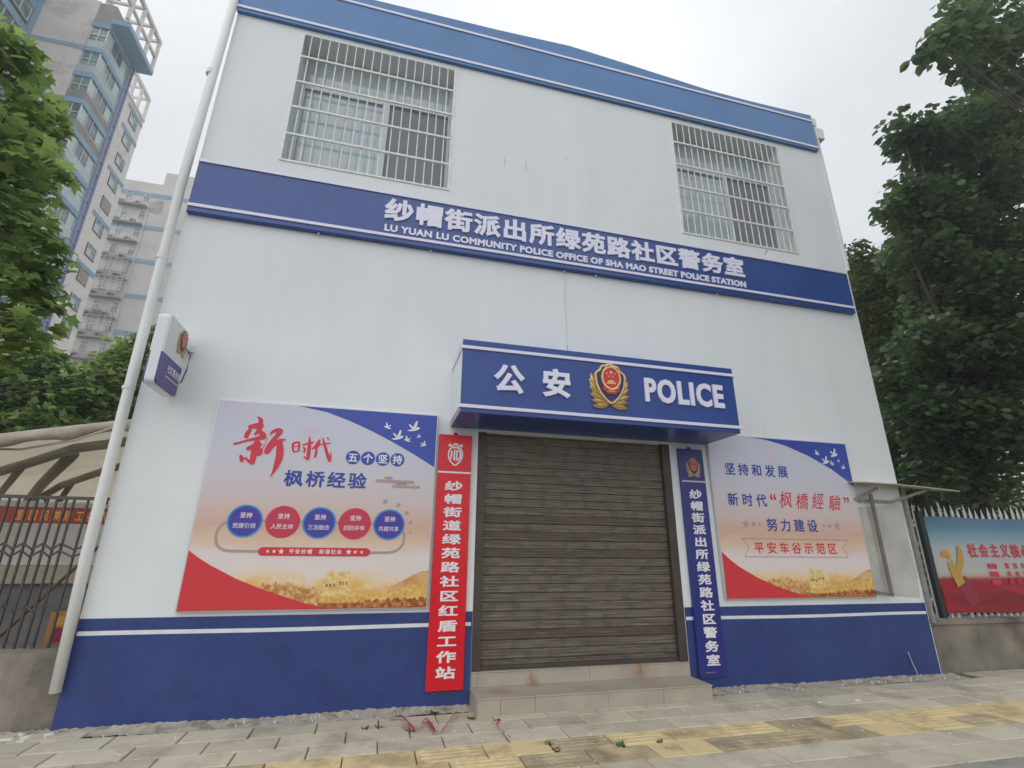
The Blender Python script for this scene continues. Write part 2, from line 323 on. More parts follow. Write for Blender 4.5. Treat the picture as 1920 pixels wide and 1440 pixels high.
def mat_wall():
    """white render: streaks that run down, faint blotches, trowel bump"""
    m = bpy.data.materials.new('white_render'); t, N, L, p = nodes(m); p.inputs['Roughness'].default_value = 0.8
    g = N('ShaderNodeNewGeometry')
    def noise(scale, st, detail=5):
        mp = N('ShaderNodeMapping'); mp.inputs['Scale'].default_value = st; L(g.outputs['Position'], mp.inputs['Vector'])
        n = N('ShaderNodeTexNoise'); n.inputs['Scale'].default_value = scale; n.inputs['Detail'].default_value = detail; L(mp.outputs[0], n.inputs['Vector']); return n
    a = noise(0.6, (1, 1, 1)); b = noise(3.0, (1, 1, 0.12)); c = noise(7.0, (1, 1, 0.5))
    r1 = N('ShaderNodeValToRGB'); r1.color_ramp.elements[0].position = .3; r1.color_ramp.elements[1].position = .7
    r1.color_ramp.elements[0].color = (0.755, 0.785, 0.795, 1); r1.color_ramp.elements[1].color = (0.82, 0.835, 0.83, 1); L(a.outputs['Fac'], r1.inputs[0])
    r2 = N('ShaderNodeValToRGB'); r2.color_ramp.elements[0].position = .30; r2.color_ramp.elements[1].position = .52
    r2.color_ramp.elements[0].color = (0.965, 0.968, 0.965, 1); r2.color_ramp.elements[1].color = (1, 1, 1, 1); L(b.outputs['Fac'], r2.inputs[0])
    mm = N('ShaderNodeMix'); mm.data_type = 'RGBA'; mm.blend_type = 'MULTIPLY'; mm.inputs[0].default_value = 1
    L(r1.outputs[0], mm.inputs[6]); L(r2.outputs[0], mm.inputs[7])
    L(mm.outputs[2], p.inputs['Base Color'])
    bp = N('ShaderNodeBump'); bp.inputs['Strength'].default_value = 0.22; bp.inputs['Distance'].default_value = 0.02
    ad = N('ShaderNodeMath'); ad.operation = 'MULTIPLY_ADD'; ad.inputs[1].default_value = 0.25
    L(c.outputs['Fac'], ad.inputs[0]); e = noise(1.3, (1, 1, 1), 3); L(e.outputs['Fac'], ad.inputs[2])
    L(ad.outputs[0], bp.inputs['Height']); L(bp.outputs[0], p.inputs['Normal']); return m
M['wall'] = mat_wall()
M['patch'] = mat('patch', (0.60, 0.585, 0.54), 0.9, col2=(0.46, 0.45, 0.41), scale=2.2, bump=0.4, bscale=20)

def mat_shutter():
    """rolling shutter slats: brown grey, worn print of teal checks, rubbed scratches, browner replacement slats"""
    m = bpy.data.materials.new('shutter_slats'); t, N, L, p = nodes(m); p.inputs['Roughness'].default_value = 0.5
    p.inputs['Metallic'].default_value = 0.15
    g = N('ShaderNodeNewGeometry'); sp = N('ShaderNodeSeparateXYZ'); L(g.outputs['Position'], sp.inputs[0])
    def math_(op, a, b=None, c=None):
        n = N('ShaderNodeMath'); n.operation = op
        for i, q in enumerate((a, b, c)):
            if q is None: continue
            if isinstance(q, (int, float)): n.inputs[i].default_value = q
            else: L(q, n.inputs[i])
        return n.outputs[0]
    def noise(scale, st, d=5):
        mp = N('ShaderNodeMapping'); mp.inputs['Scale'].default_value = st; L(g.outputs['Position'], mp.inputs['Vector'])
        n = N('ShaderNodeTexNoise'); n.inputs['Scale'].default_value = scale; n.inputs['Detail'].default_value = d; L(mp.outputs[0], n.inputs['Vector']); return n.outputs['Fac']
    x, z = sp.outputs[0], sp.outputs[2]
    row = math_('FLOOR', math_('DIVIDE', z, 0.0912))
    wn = N('ShaderNodeTexWhiteNoise'); wn.noise_dimensions = '1D'; L(row, wn.inputs['W'])
    # base
    r = N('ShaderNodeValToRGB'); r.color_ramp.elements[0].position = .3; r.color_ramp.elements[1].position = .7
    r.color_ramp.elements[0].color = (0.105, 0.081, 0.058, 1); r.color_ramp.elements[1].color = (0.215, 0.180, 0.136, 1)
    L(noise(4, (0.6, 1, 14)), r.inputs[0])
    # teal checks: every 0.26 m, shifted row by row
    sh = math_('MULTIPLY', wn.outputs['Value'], 0.26)
    fx = math_('FRACT', math_('DIVIDE', math_('ADD', x, sh), 0.27))
    ck = math_('MULTIPLY', math_('LESS_THAN', fx, 0.34), math_('GREATER_THAN', noise(6, (1, 1, 2)), 0.47))
    mx1 = N('ShaderNodeMix'); mx1.data_type = 'RGBA'; L(math_('MULTIPLY', ck, 0.42), mx1.inputs[0]); L(r.outputs[0], mx1.inputs[6])
    mx1.inputs[7].default_value = (0.055, 0.085, 0.085, 1)
    # replacement slats
    rep = math_('GREATER_THAN', wn.outputs['Value'], 0.80)
    mx2 = N('ShaderNodeMix'); mx2.data_type = 'RGBA'; L(math_('MULTIPLY', rep, 0.6), mx2.inputs[0]); L(mx1.outputs[2], mx2.inputs[6])
    mx2.inputs[7].default_value = (0.088, 0.060, 0.042, 1)
    # pale rubbed scratches
    sc = math_('GREATER_THAN', noise(5, (0.8, 1, 26), 8), 0.64)
    mx3 = N('ShaderNodeMix'); mx3.data_type = 'RGBA'; L(math_('MULTIPLY', sc, 0.40), mx3.inputs[0]); L(mx2.outputs[2], mx3.inputs[6])
    mx3.inputs[7].default_value = (0.34, 0.33, 0.30, 1)
    L(mx3.outputs[2], p.inputs['Base Color'])
    bp = N('ShaderNodeBump'); bp.inputs['Strength'].default_value = 0.25; bp.inputs['Distance'].default_value = 0.004
    L(noise(30, (0.4, 1, 3)), bp.inputs['Height']); L(bp.outputs[0], p.inputs['Normal']); return m
M['shutter'] = mat_shutter()

def mat_step():
    m = mat('step_tile', (0.46, 0.40, 0.32), 0.5, col2=(0.38, 0.335, 0.27), scale=3, bump=0.06)
    t = m.node_tree; N = t.nodes.new; L = t.links.new; p = t.nodes['Principled BSDF']
    src = p.inputs['Base Color'].links[0].from_socket; g = N('ShaderNodeNewGeometry')
    for (cx, cy, cz, r) in ((1.70, -0.02, 0.16, 0.10), (2.92, -0.01, 0.215, 0.13), (1.3, -0.2, 0.15, 0.16)):   # rust stains where they sit
        d = N('ShaderNodeVectorMath'); d.operation = 'DISTANCE'; d.inputs[1].default_value = (cx, cy, cz); L(g.outputs['Position'], d.inputs[0])
        n = N('ShaderNodeTexNoise'); n.inputs['Scale'].default_value = 14; L(g.outputs['Position'], n.inputs['Vector'])
        a = N('ShaderNodeMath'); a.operation = 'MULTIPLY_ADD'; a.inputs[1].default_value = 0.12; L(n.outputs['Fac'], a.inputs[0]); L(d.outputs['Value'], a.inputs[2])
        mr = N('ShaderNodeMapRange'); mr.inputs['From Min'].default_value = 0.06; mr.inputs['From Max'].default_value = 0.06 + r
        mr.inputs['To Min'].default_value = 0.75; mr.inputs['To Max'].default_value = 0.0; L(a.outputs[0], mr.inputs['Value'])
        mx = N('ShaderNodeMix'); mx.data_type = 'RGBA'; L(mr.outputs[0], mx.inputs[0]); L(src, mx.inputs[6]); mx.inputs[7].default_value = (0.34, 0.16, 0.05, 1)
        src = mx.outputs[2]
    L(src, p.inputs['Base Color']); return m
M['step'] = mat_step()

def mat_poster(name, x0, z0, H, stops, nz=0.09):
    """printed artwork: pale mauve top running into peach haze and a golden autumn landscape"""
    m = bpy.data.materials.new(name); t, N, L, p = nodes(m); p.inputs['Roughness'].default_value = 0.42
    g = N('ShaderNodeNewGeometry'); sp = N('ShaderNodeSeparateXYZ'); L(g.outputs['Position'], sp.inputs[0])
    v = N('ShaderNodeMapRange'); v.inputs['From Min'].default_value = z0; v.inputs['From Max'].default_value = z0 + H; v.clamp = False
    L(sp.outputs[2], v.inputs['Value'])
    def noise(sc, st, d):
        mp = N('ShaderNodeMapping'); mp.inputs['Scale'].default_value = st; mp.inputs['Location'].default_value = (x0 * 1.7, 0, 0)
        L(g.outputs['Position'], mp.inputs['Vector']); n = N('ShaderNodeTexNoise'); n.inputs['Scale'].default_value = sc; n.inputs['Detail'].default_value = d
        L(mp.outputs[0], n.inputs['Vector']); return n.outputs['Fac']
    def fade(amp):       # printed texture is strong in the landscape and dies out upwards
        k = N('ShaderNodeMapRange'); k.inputs['From Min'].default_value = 0.12; k.inputs['From Max'].default_value = 0.5
        k.inputs['To Min'].default_value = amp; k.inputs['To Max'].default_value = amp * 0.15; L(v.outputs[0], k.inputs['Value']); return k.outputs[0]
    a = N('ShaderNodeMath'); a.operation = 'SUBTRACT'; L(noise(2.2, (1, 1, 2.2), 3), a.inputs[0]); a.inputs[1].default_value = 0.5
    b = N('ShaderNodeMath'); b.operation = 'SUBTRACT'; L(noise(16, (1, 1, 1), 8), b.inputs[0]); b.inputs[1].default_value = 0.5
    s1 = N('ShaderNodeMath'); s1.operation = 'MULTIPLY_ADD'; L(a.outputs[0], s1.inputs[0]); L(fade(nz * 2.2), s1.inputs[1]); L(v.outputs[0], s1.inputs[2])
    s2 = N('ShaderNodeMath'); s2.operation = 'MULTIPLY_ADD'; L(b.outputs[0], s2.inputs[0]); L(fade(nz), s2.inputs[1]); L(s1.outputs[0], s2.inputs[2])
    r = N('ShaderNodeValToRGB'); el = r.color_ramp.elements
    while len(el) < len(stops): el.new(0.5)
    for e, (q, c) in zip(el, stops): e.position = q; e.color = (*c, 1)
    L(s2.outputs[0], r.inputs[0]); L(r.outputs[0], p.inputs['Base Color']); return m
STOPS = [(0.0, (0.40, 0.10, 0.03)), (0.045, (0.62, 0.24, 0.05)), (0.085, (0.82, 0.50, 0.15)), (0.125, (0.84, 0.62, 0.36)), (0.165, (0.80, 0.69, 0.63)),
         (0.24, (0.77, 0.68, 0.68)), (0.30, (0.76, 0.56, 0.42)), (0.38, (0.68, 0.43, 0.33)), (0.50, (0.67, 0.54, 0.52)), (0.64, (0.64, 0.60, 0.65)), (0.82, (0.61, 0.62, 0.72)), (1.0, (0.62, 0.61, 0.71))]
M['poster'] = mat_poster('poster_print', -1.69, 0.894, 2.0, STOPS)
M['poster2'] = mat_poster('poster_print_b', 4.08, 0.928, 1.99, STOPS)
BST = [(0.0, (0.30, 0.010, 0.016)), (0.14, (0.46, 0.014, 0.025)), (0.30, (0.36, 0.012, 0.02)), (0.34, (0.34, 0.02, 0.03)), (0.375, (0.55, 0.42, 0.30)),
       (0.42, (0.52, 0.51, 0.48)), (0.66, (0.46, 0.50, 0.50)), (0.80, (0.20, 0.36, 0.44)), (0.9, (0.10, 0.24, 0.36)), (1.0, (0.08, 0.18, 0.28))]
M['banner'] = mat_poster('banner_print', 7.73, 0.68, 1.3, BST, 0.05)

# ------------------------------------------------------------------ ground
KY = -2.24
mb = MB(); mb.quad((-400, -400, -0.30), (400, -400, -0.30), (400, 400, -0.30), (-400, 400, -0.30)); tag(mb.build('terrain', M['earth']), kind='structure')
mb = MB(); mb.quad((-120, -14, -0.16), (120, -14, -0.16), (120, KY - 0.13, -0.16), (-120, KY - 0.13, -0.16)); tag(mb.build('road', M['asphalt']), kind='structure')
mb = MB()
x = -30.0
while x < 40:
    mb.box(x + 0.004, x + 0.996, KY - 0.15, KY - 0.004, -0.2, -0.004 + random.uniform(-.003, .003)); x += 1.0
tag(mb.build('kerb', M['kerb']), kind='structure')
mb = MB(); mb.quad((-40, KY - 0.004, -0.022), (40, KY - 0.004, -0.022), (40, 0.35, -0.022), (-40, 0.35, -0.022)); tag(mb.build('sidewalk_bed', M['joint']), kind='structure')
mb = MB(); mb.quad((-60, 0.35, -0.05), (60, 0.35, -0.05), (60, 90, -0.05), (-60, 90, -0.05)); tag(mb.build('yard_ground', M['kerb']), kind='structure')
mb = MB(); mb.quad((-120, -40, -0.04), (120, -40, -0.04), (120, -14, -0.04), (-120, -14, -0.04)); tag(mb.build('far_sidewalk', M['kerb']), kind='structure')
def slab(mb, vals, x0, x1, y0, y1, val, ribs=False):
    g = 0.004; b = 0.006; dz = [random.uniform(-0.0022, 0.0022) + random.uniform(-0.001, .001) for _ in range(4)]
    x0 += g + random.uniform(0, .003); x1 -= g; y0 += g + random.uniform(0, .003); y1 -= g
    top = [(x0 + b, y0 + b, dz[0]), (x1 - b, y0 + b, dz[1]), (x1 - b, y1 - b, dz[2]), (x0 + b, y1 - b, dz[3])]
    rim = [(x0, y0, dz[0] - b), (x1, y0, dz[1] - b), (x1, y1, dz[2] - b), (x0, y1, dz[3] - b)]
    low = [(a, c, -0.03) for a, c, _ in rim]
    n0 = len(mb.f)
    mb.add(top + rim + low, [(0, 1, 2, 3)] + [((i + 1) % 4, i, 4 + i, 4 + (i + 1) % 4) for i in range(4)] + [(4 + (i + 1) % 4, 4 + i, 8 + i, 8 + (i + 1) % 4) for i in range(4)])
    if ribs:
        for k in range(4):
            yy = y0 + (y1 - y0) * (k + 0.5) / 4; hh = 0.0045; zz = sum(dz) / 4
            xa, xb = x0 + 0.03, x1 - 0.03
            mb.add([(xa, yy - .020, zz - .003), (xb, yy - .020, zz - .003), (xb, yy + .020, zz - .003), (xa, yy + .020, zz - .003),
                    (xa + .008, yy - .010, zz + hh), (xb - .008, yy - .010, zz + hh), (xb - .008, yy + .010, zz + hh), (xa + .008, yy + .010, zz + hh)],
                   [(4, 5, 6, 7), (0, 1, 5, 4), (1, 2, 6, 5), (2, 3, 7, 6), (3, 0, 4, 7)])
    vals += [val] * (len(mb.f) - n0)
def set_attr(o, name, vals):
    a = o.data.attributes.new(name, 'FLOAT', 'FACE'); a.data.foreach_set('value', np.array(vals, dtype=np.float32))
rows = [(-0.54, -0.25, 0.166), (-0.82, -0.54, -0.093), (-1.09, -0.82, 0.155), (-1.95, -1.65, 0.02), (-2.24, -1.95, 0.27)]
mb = MB(); vals = []
for (ya, yb, off) in rows:
    for k in range(-24, 28): slab(mb, vals, off + k * 0.51, off + (k + 1) * 0.51, ya, yb, random.random())
for k in range(-24, 28):
    if -2.5 > -0.09 + k * .51 or -0.09 + k * .51 > 7.2: slab(mb, vals, -.09 + k * .51, -.09 + (k + 1) * .51, -0.25, 0.03, random.random())
o = tag(mb.build('sidewalk', M['paver']), kind='structure'); set_attr(o, 'slab', vals)
mb = MB(); vals = []
for (ya, yb, off) in ((-1.365, -1.09, 1.467), (-1.65, -1.365, 1.69)):
    for k in range(-30, 26):
        slab(mb, vals, off + k * 0.52, off + (k + 1) * 0.52, ya, yb, random.choice([0.1, 0.25, 0.6, 0.85, 0.9, 1.0]), ribs=random.random() < 0.62)
o = tag(mb.build('tactile_paving', M['paver_yellow']), kind='structure'); set_attr(o, 'slab', vals)
# ragged mortar along the foot of the wall
mb = MB(); nx, ny = 420, 9; vs = []; fs = []
for i in range(nx + 1):
    xx = -2.95 + 10.3 * i / nx; edge = -0.235 + 0.05 * math.sin(xx * 2.3) + random.uniform(-.022, .022); hw = 0.012 + 0.008 * math.sin(xx * 3.1 + 1) + random.uniform(-.007, .010)
    for j in range(ny + 1):
        t = j / ny; y = edge + (0.015 - edge) * t
        vs.append((xx, y, -0.012 + (hw + 0.012) * t ** 2.2 + random.uniform(-.004, .004) * (1 - abs(2 * t - 1))))
for i in range(nx):
    for j in range(ny):
        a = i * (ny + 1) + j; fs.append((a, a + ny + 1, a + ny + 2, a + 1))
mb.add(vs, fs); tag(mb.build('mortar_strip', M['mortar']), kind='structure')

# ------------------------------------------------------------------ the police office building
bld = thing('police_station', 'white two storey building with blue painted base and brown rolling shutter', 'building', (2.36, 0, 0))
XL, XR, ZT = -2.45, 7.17, 9.08
W1 = (-1.6, 0.54, 6.06, 8.24); W2 = (4.11, 6.235, 6.06, 8.24); DR = (1.047, 3.535, -0.05, 2.76)
mb = MB()
xs = sorted([XL, XR, W1[0], W1[1], W2[0], W2[1], DR[0], DR[1]]); zs = sorted([-0.3, ZT, W1[2], W1[3], DR[2], DR[3]])
for i in range(len(xs) - 1):
    for j in range(len(zs) - 1):
        cx, cz = (xs[i] + xs[i + 1]) / 2, (zs[j] + zs[j + 1]) / 2
        if any(h[0] < cx < h[1] and h[2] < cz < h[3] for h in (W1, W2, DR)): continue
        mb.quad((xs[i], 0, zs[j]), (xs[i + 1], 0, zs[j]), (xs[i + 1], 0, zs[j + 1]), (xs[i], 0, zs[j + 1]))
for (a, b, c, d), dep in ((W1, .42), (W2, .42), (DR, .25)):
    mb.quad((a, 0, c), (a, 0, d), (a, dep, d), (a, dep, c)); mb.quad((b, 0, d), (b, 0, c), (b, dep, c), (b, dep, d))
    mb.quad((a, 0, d), (b, 0, d), (b, dep, d), (a, dep, d)); mb.quad((b, 0, c), (a, 0, c), (a, dep, c), (b, dep, c))
mb.build('wall', M['wall'], bld)
mb = MB(); D = 8.0
mb.quad((XL, D, -.3), (XL, 0, -.3), (XL, 0, ZT), (XL, D, ZT)); mb.quad((XR, 0, -.3), (XR, D, -.3), (XR, D, ZT), (XR, 0, ZT)); mb.quad((XR, D, -.3), (XL, D, -.3), (XL, D, ZT), (XR, D, ZT))
mb.build('side_wall', M['wall_side'], bld)
mb = MB(); mb.add([(XL, 0.02, ZT - .02), (2.36, 0.02, ZT + .16), (XR, 0.02, ZT - .02), (XL, D, ZT - .02), (2.36, D, ZT + .16), (XR, D, ZT - .02)], [(0, 1, 4, 3), (1, 2, 5, 4)])
mb.build('roof', M['panel_grey'], bld)
mb = MB(); mb.box(XL + .03, XR - .03, 0.75, 4.5, 5.2, 8.9); mb.build('inner_room', M['dark'], bld)  # near-black box: the unlit room's darkness is put into its colour
# painted base and white line
zt = 0.842
for a, b in ((XL, 1.044), (3.538, 7.155)):
    MB().box(a, b, -0.004, 0.001, -0.1, zt).build('painted_base', M['dado_blue'], bld)
for a, b in ((XL + .01, 1.03), (3.545, 7.14)):
    n = 14; mb = MB()
    for k in range(n):
        u0, u1 = a + (b - a) * k / n, a + (b - a) * (k + 1) / n
        w0 = 0.004 * math.sin(u0 * 2.1); w1 = 0.004 * math.sin(u1 * 2.1)
        mb.add([(u0, -.0065, .703 + w0), (u1, -.0065, .703 + w1), (u1, -.0065, .738 + w1), (u0, -.0065, .738 + w0)], [(0, 1, 2, 3)])
    mb.build('painted_line', M['white_paint'], bld)
poly = [(6.36, 0.95), (7.10, 0.90), (7.15, 1.25), (7.13, 1.6), (7.16, 2.05), (7.12, 2.12), (6.36, 2.06)]
MB().prism(poly, Tw(0), 0.0, 0.003).build('bare_patch', M['patch'], bld)
# top blue band
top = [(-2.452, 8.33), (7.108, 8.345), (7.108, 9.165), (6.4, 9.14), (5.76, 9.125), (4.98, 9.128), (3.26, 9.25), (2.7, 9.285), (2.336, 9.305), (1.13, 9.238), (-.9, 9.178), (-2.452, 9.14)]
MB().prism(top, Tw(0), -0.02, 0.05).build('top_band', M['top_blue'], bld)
for zc in (8.405, 9.015): MB().box(-2.454, 7.10, -.064, -.050, zc - .02, zc + .02).build('band_trim', M['trim'], bld)
# gutter hopper on the right top corner
mb = MB(); mb.box(7.11, 7.24, -.02, .35, 8.98, 9.15); mb.box(7.172, 7.36, -.02, .4, 8.70, 8.93); mb.box(7.172, 7.20, -.03, .2, 5.9, 8.70)
mb.build('gutter_end', M['pvc'], bld)
# windows
def window(Wd, flip):
    a, b, c, d = Wd; y = 0.30; fr = MB(); t = 0.05; zm = c + (d - c) * 0.74; xm = a + (b - a) * 0.555
    for (x0, x1, z0, z1) in ((a, a + t, c, d), (b - t, b, c, d), (a + t, b - t, c, c + t), (a + t, b - t, d - t, d), (a + t, b - t, zm - .035, zm + .035),
                             (xm - .05, xm + .05, c + t, zm - .035), (xm - .025, xm + .025, zm + .035, d - t)):
        fr.box(x0, x1, y, y + .06, z0, z1)
    f = fr.build('window', M['alu'], bld)
    MB().box(a + t, xm - .025, y + .025, y + .03, zm + .035, d - t).build('pane', M['glass'], f)
    MB().box(xm + .025, b - t, y + .025, y + .03, zm + .035, d - t).build('pane', M['glass'], f)
    MB().box(a + t, xm - .05, y + .025, y + .03, c + t, zm - .035).build('pane', M['glass'], f)
    MB().box(xm + .05, b - t, y + .035, y + .04, c + t, zm - .035).build('insect_screen', M['screen'], f)
    s = MB(); s.box(a + t, a + t + .03, y - .012, y + .02, c + t, zm - .035); s.box(a + t + .03, xm - .05, y - .012, y + .02, zm - .075, zm - .035); s.box(a + t + .03, xm - .05, y - .012, y + .02, c + t, c + t + .04)
    s.build('sash', M['alu'], f)
    g = MB(); y0 = -0.012
    for xx in (a + .012, b - .012): g.box(xx - .014, xx + .014, y0, y0 + .028, c, d)
    for zz in (c + .012,): g.box(a + .026, b - .026, y0, y0 + .028, zz - .014, zz + .014)
    for zz in (7.822, 7.372, 6.938, 6.49): g.box(a + .026, b - .026, y0 - .006, y0 + .012, zz - .014, zz + .014)
    n = 18
    for k in range(1, n):
        xx = a + (b - a) * k / n + random.uniform(-.004, .004); g.tube([(xx, y0 + .018, c + .02), (xx, y0 + .018, d)], 0.0085, 6, cap=False)
    g.build('window_grille', M['steel'], bld)
window(W1, 0); window(W2, 1)
# rolling shutter with its guide rails
sh = MB(); prof = []; zz = 0.285; P = 0.0912
while zz < 2.76:
    for (dz, dy) in ((0, .000), (.006, -.004), (.016, -.004), (.020, .0), (.030, .0), (.034, -.005), (.052, -.006), (.056, -.001), (.064, -.001), (.068, -.005), (.080, -.005), (.084, .013), (.089, .013)): prof.append((zz + dz, 0.07 + dy))
    zz += P
vs = []; nxs = 12
for k in range(nxs + 1):
    xx = 1.13 + (3.44 - 1.13) * k / nxs
    for (q, y) in prof: vs.append((xx, y + 0.012 * math.sin(math.pi * k / nxs) * math.sin(q * 1.3), min(q, 2.77)))
n = len(prof); sh.add(vs, [(k * n + i, (k + 1) * n + i, (k + 1) * n + i + 1, k * n + i + 1) for k in range(nxs) for i in range(n - 1)])
shutter = sh.build('rolling_shutter', M['shutter'], bld)
for (a, b) in ((1.049, 1.138), (3.43, 3.533)):
    MB().box(a, b, 0.004, 0.085, 0.283, 2.775).build('guide_rail', M['brown'], shutter)
mb = MB(); mb.box(1.14, 3.428, 0.03, 0.068, 0.283, 0.325); mb.build('bottom_bar', M['brown'], shutter)
# downpipe on the left edge
mb = MB(); mb.tube([(-2.462, -.06, .29), (-2.495, -.07, 1.4), (-2.535, -.07, 5.4), (-2.49, -.07, 9.0)], [.042, .046, .050, .050], 16)
pipe = mb.build('downpipe', M['pvc'], bld, smooth=True)
for z0, h in ((2.93, .03), (7.1, .07), (4.42, .07)):
    xx = -2.50 - .035 * min(1, max(0, (z0 - 1.4) / 4)); mb = MB(); mb.tube([(xx - .002, -.07, z0), (xx - .002, -.07, z0 + h)], 0.0555, 16); mb.build('pipe_collar', M['steel'] if h < .05 else M['pvc'], pipe)
# a wire that hangs from the sign band
mb = MB(); mb.tube([(2.165, -.02, 5.12), (2.17, -.012, 4.9), (2.162, -.010, 4.6), (2.175, -.008, 4.3), (2.17, -.008, 4.02)], 0.0032, 6)
tag(mb.build('hanging_wire', M['alu']), 'thin grey wire hanging down the white wall under the long blue sign', 'wire')

# ------------------------------------------------------------------ long blue sign band
Y1 = -0.07
sg = thing('sign_board', 'long blue sign band across the facade with Chinese characters over small English words', 'sign', (2.36, Y1, 5.1))
kz = lambda z, y=Y1: 1.4314 + (z - 1.4314) * (5.6 + y) / 5.6      # keep the height seen at the wall plane, moved forward to y
k = (5.6 + Y1) / 5.6
MB().bbox(-2.452 * k, 7.15 * k, Y1, -0.001, kz(5.125), kz(5.88), .008).build('panel', M['sign_blue'], sg)
for zc in (5.215, 5.848): MB().box(-2.45 * k, 7.145 * k, Y1 - .016, Y1, kz(zc) - .019, kz(zc) + .019).build('trim_strip', M['trim'], sg)
mb = MB(); cjk(mb, '纱帽街派出所绿苑路社区警务室', -0.248 * k, kz(5.447), 0.335 * k, 0.305, 0.3860 * k, Tw(Y1), 0, 0.020, 0.036); mb.build('chinese_lettering', M['letter'], sg)
mb = MB(); latin(mb, 'LU YUAN LU COMMUNITY POLICE OFFICE OF SHA MAO STREET POLICE STATION', -0.245 * k, 5.108 * k, kz(5.268), kz(5.371), Tw(Y1), 0, 0.014, 0.046, 1.08); mb.build('english_lettering', M['letter'], sg)
mb = MB()
for xx in (0.35, 2.16, 2.62, 4.55, -1.0): mb.tube([(xx, -.03, kz(5.10)), (xx, -.03, kz(5.12))], 0.012, 8)
mb.build('bracket_bolt', M['steel'], sg)

for xx in (-1.23, .0, 1.22, 2.44, 3.66, 4.88, 6.10): MB().box(xx * k - .0012, xx * k + .0012, Y1 - .0006, Y1 + .002, kz(5.135), kz(5.19)).build('panel_seam', M['plaque_blue'], sg)
for (xx, z0_, z1_, dx) in ((1.30, 6.63, 6.80, .01), (1.62, 6.62, 6.82, .0), (2.25, 6.98, 7.04, .0), (5.02, 2.98, 3.12, .02), (5.62, 5.93, 6.03, -.06), (2.18, 3.5, 4.0, .004)):
    MB().add([(xx, -.0012, z1_), (xx + .008, -.0012, z1_ - .02), (xx + dx + .004, -.0012, z0_), (xx + dx, -.0012, z0_ + .01)], [(0, 3, 2, 1)]).build('wall_scratch', M['frame_grey'], bld)

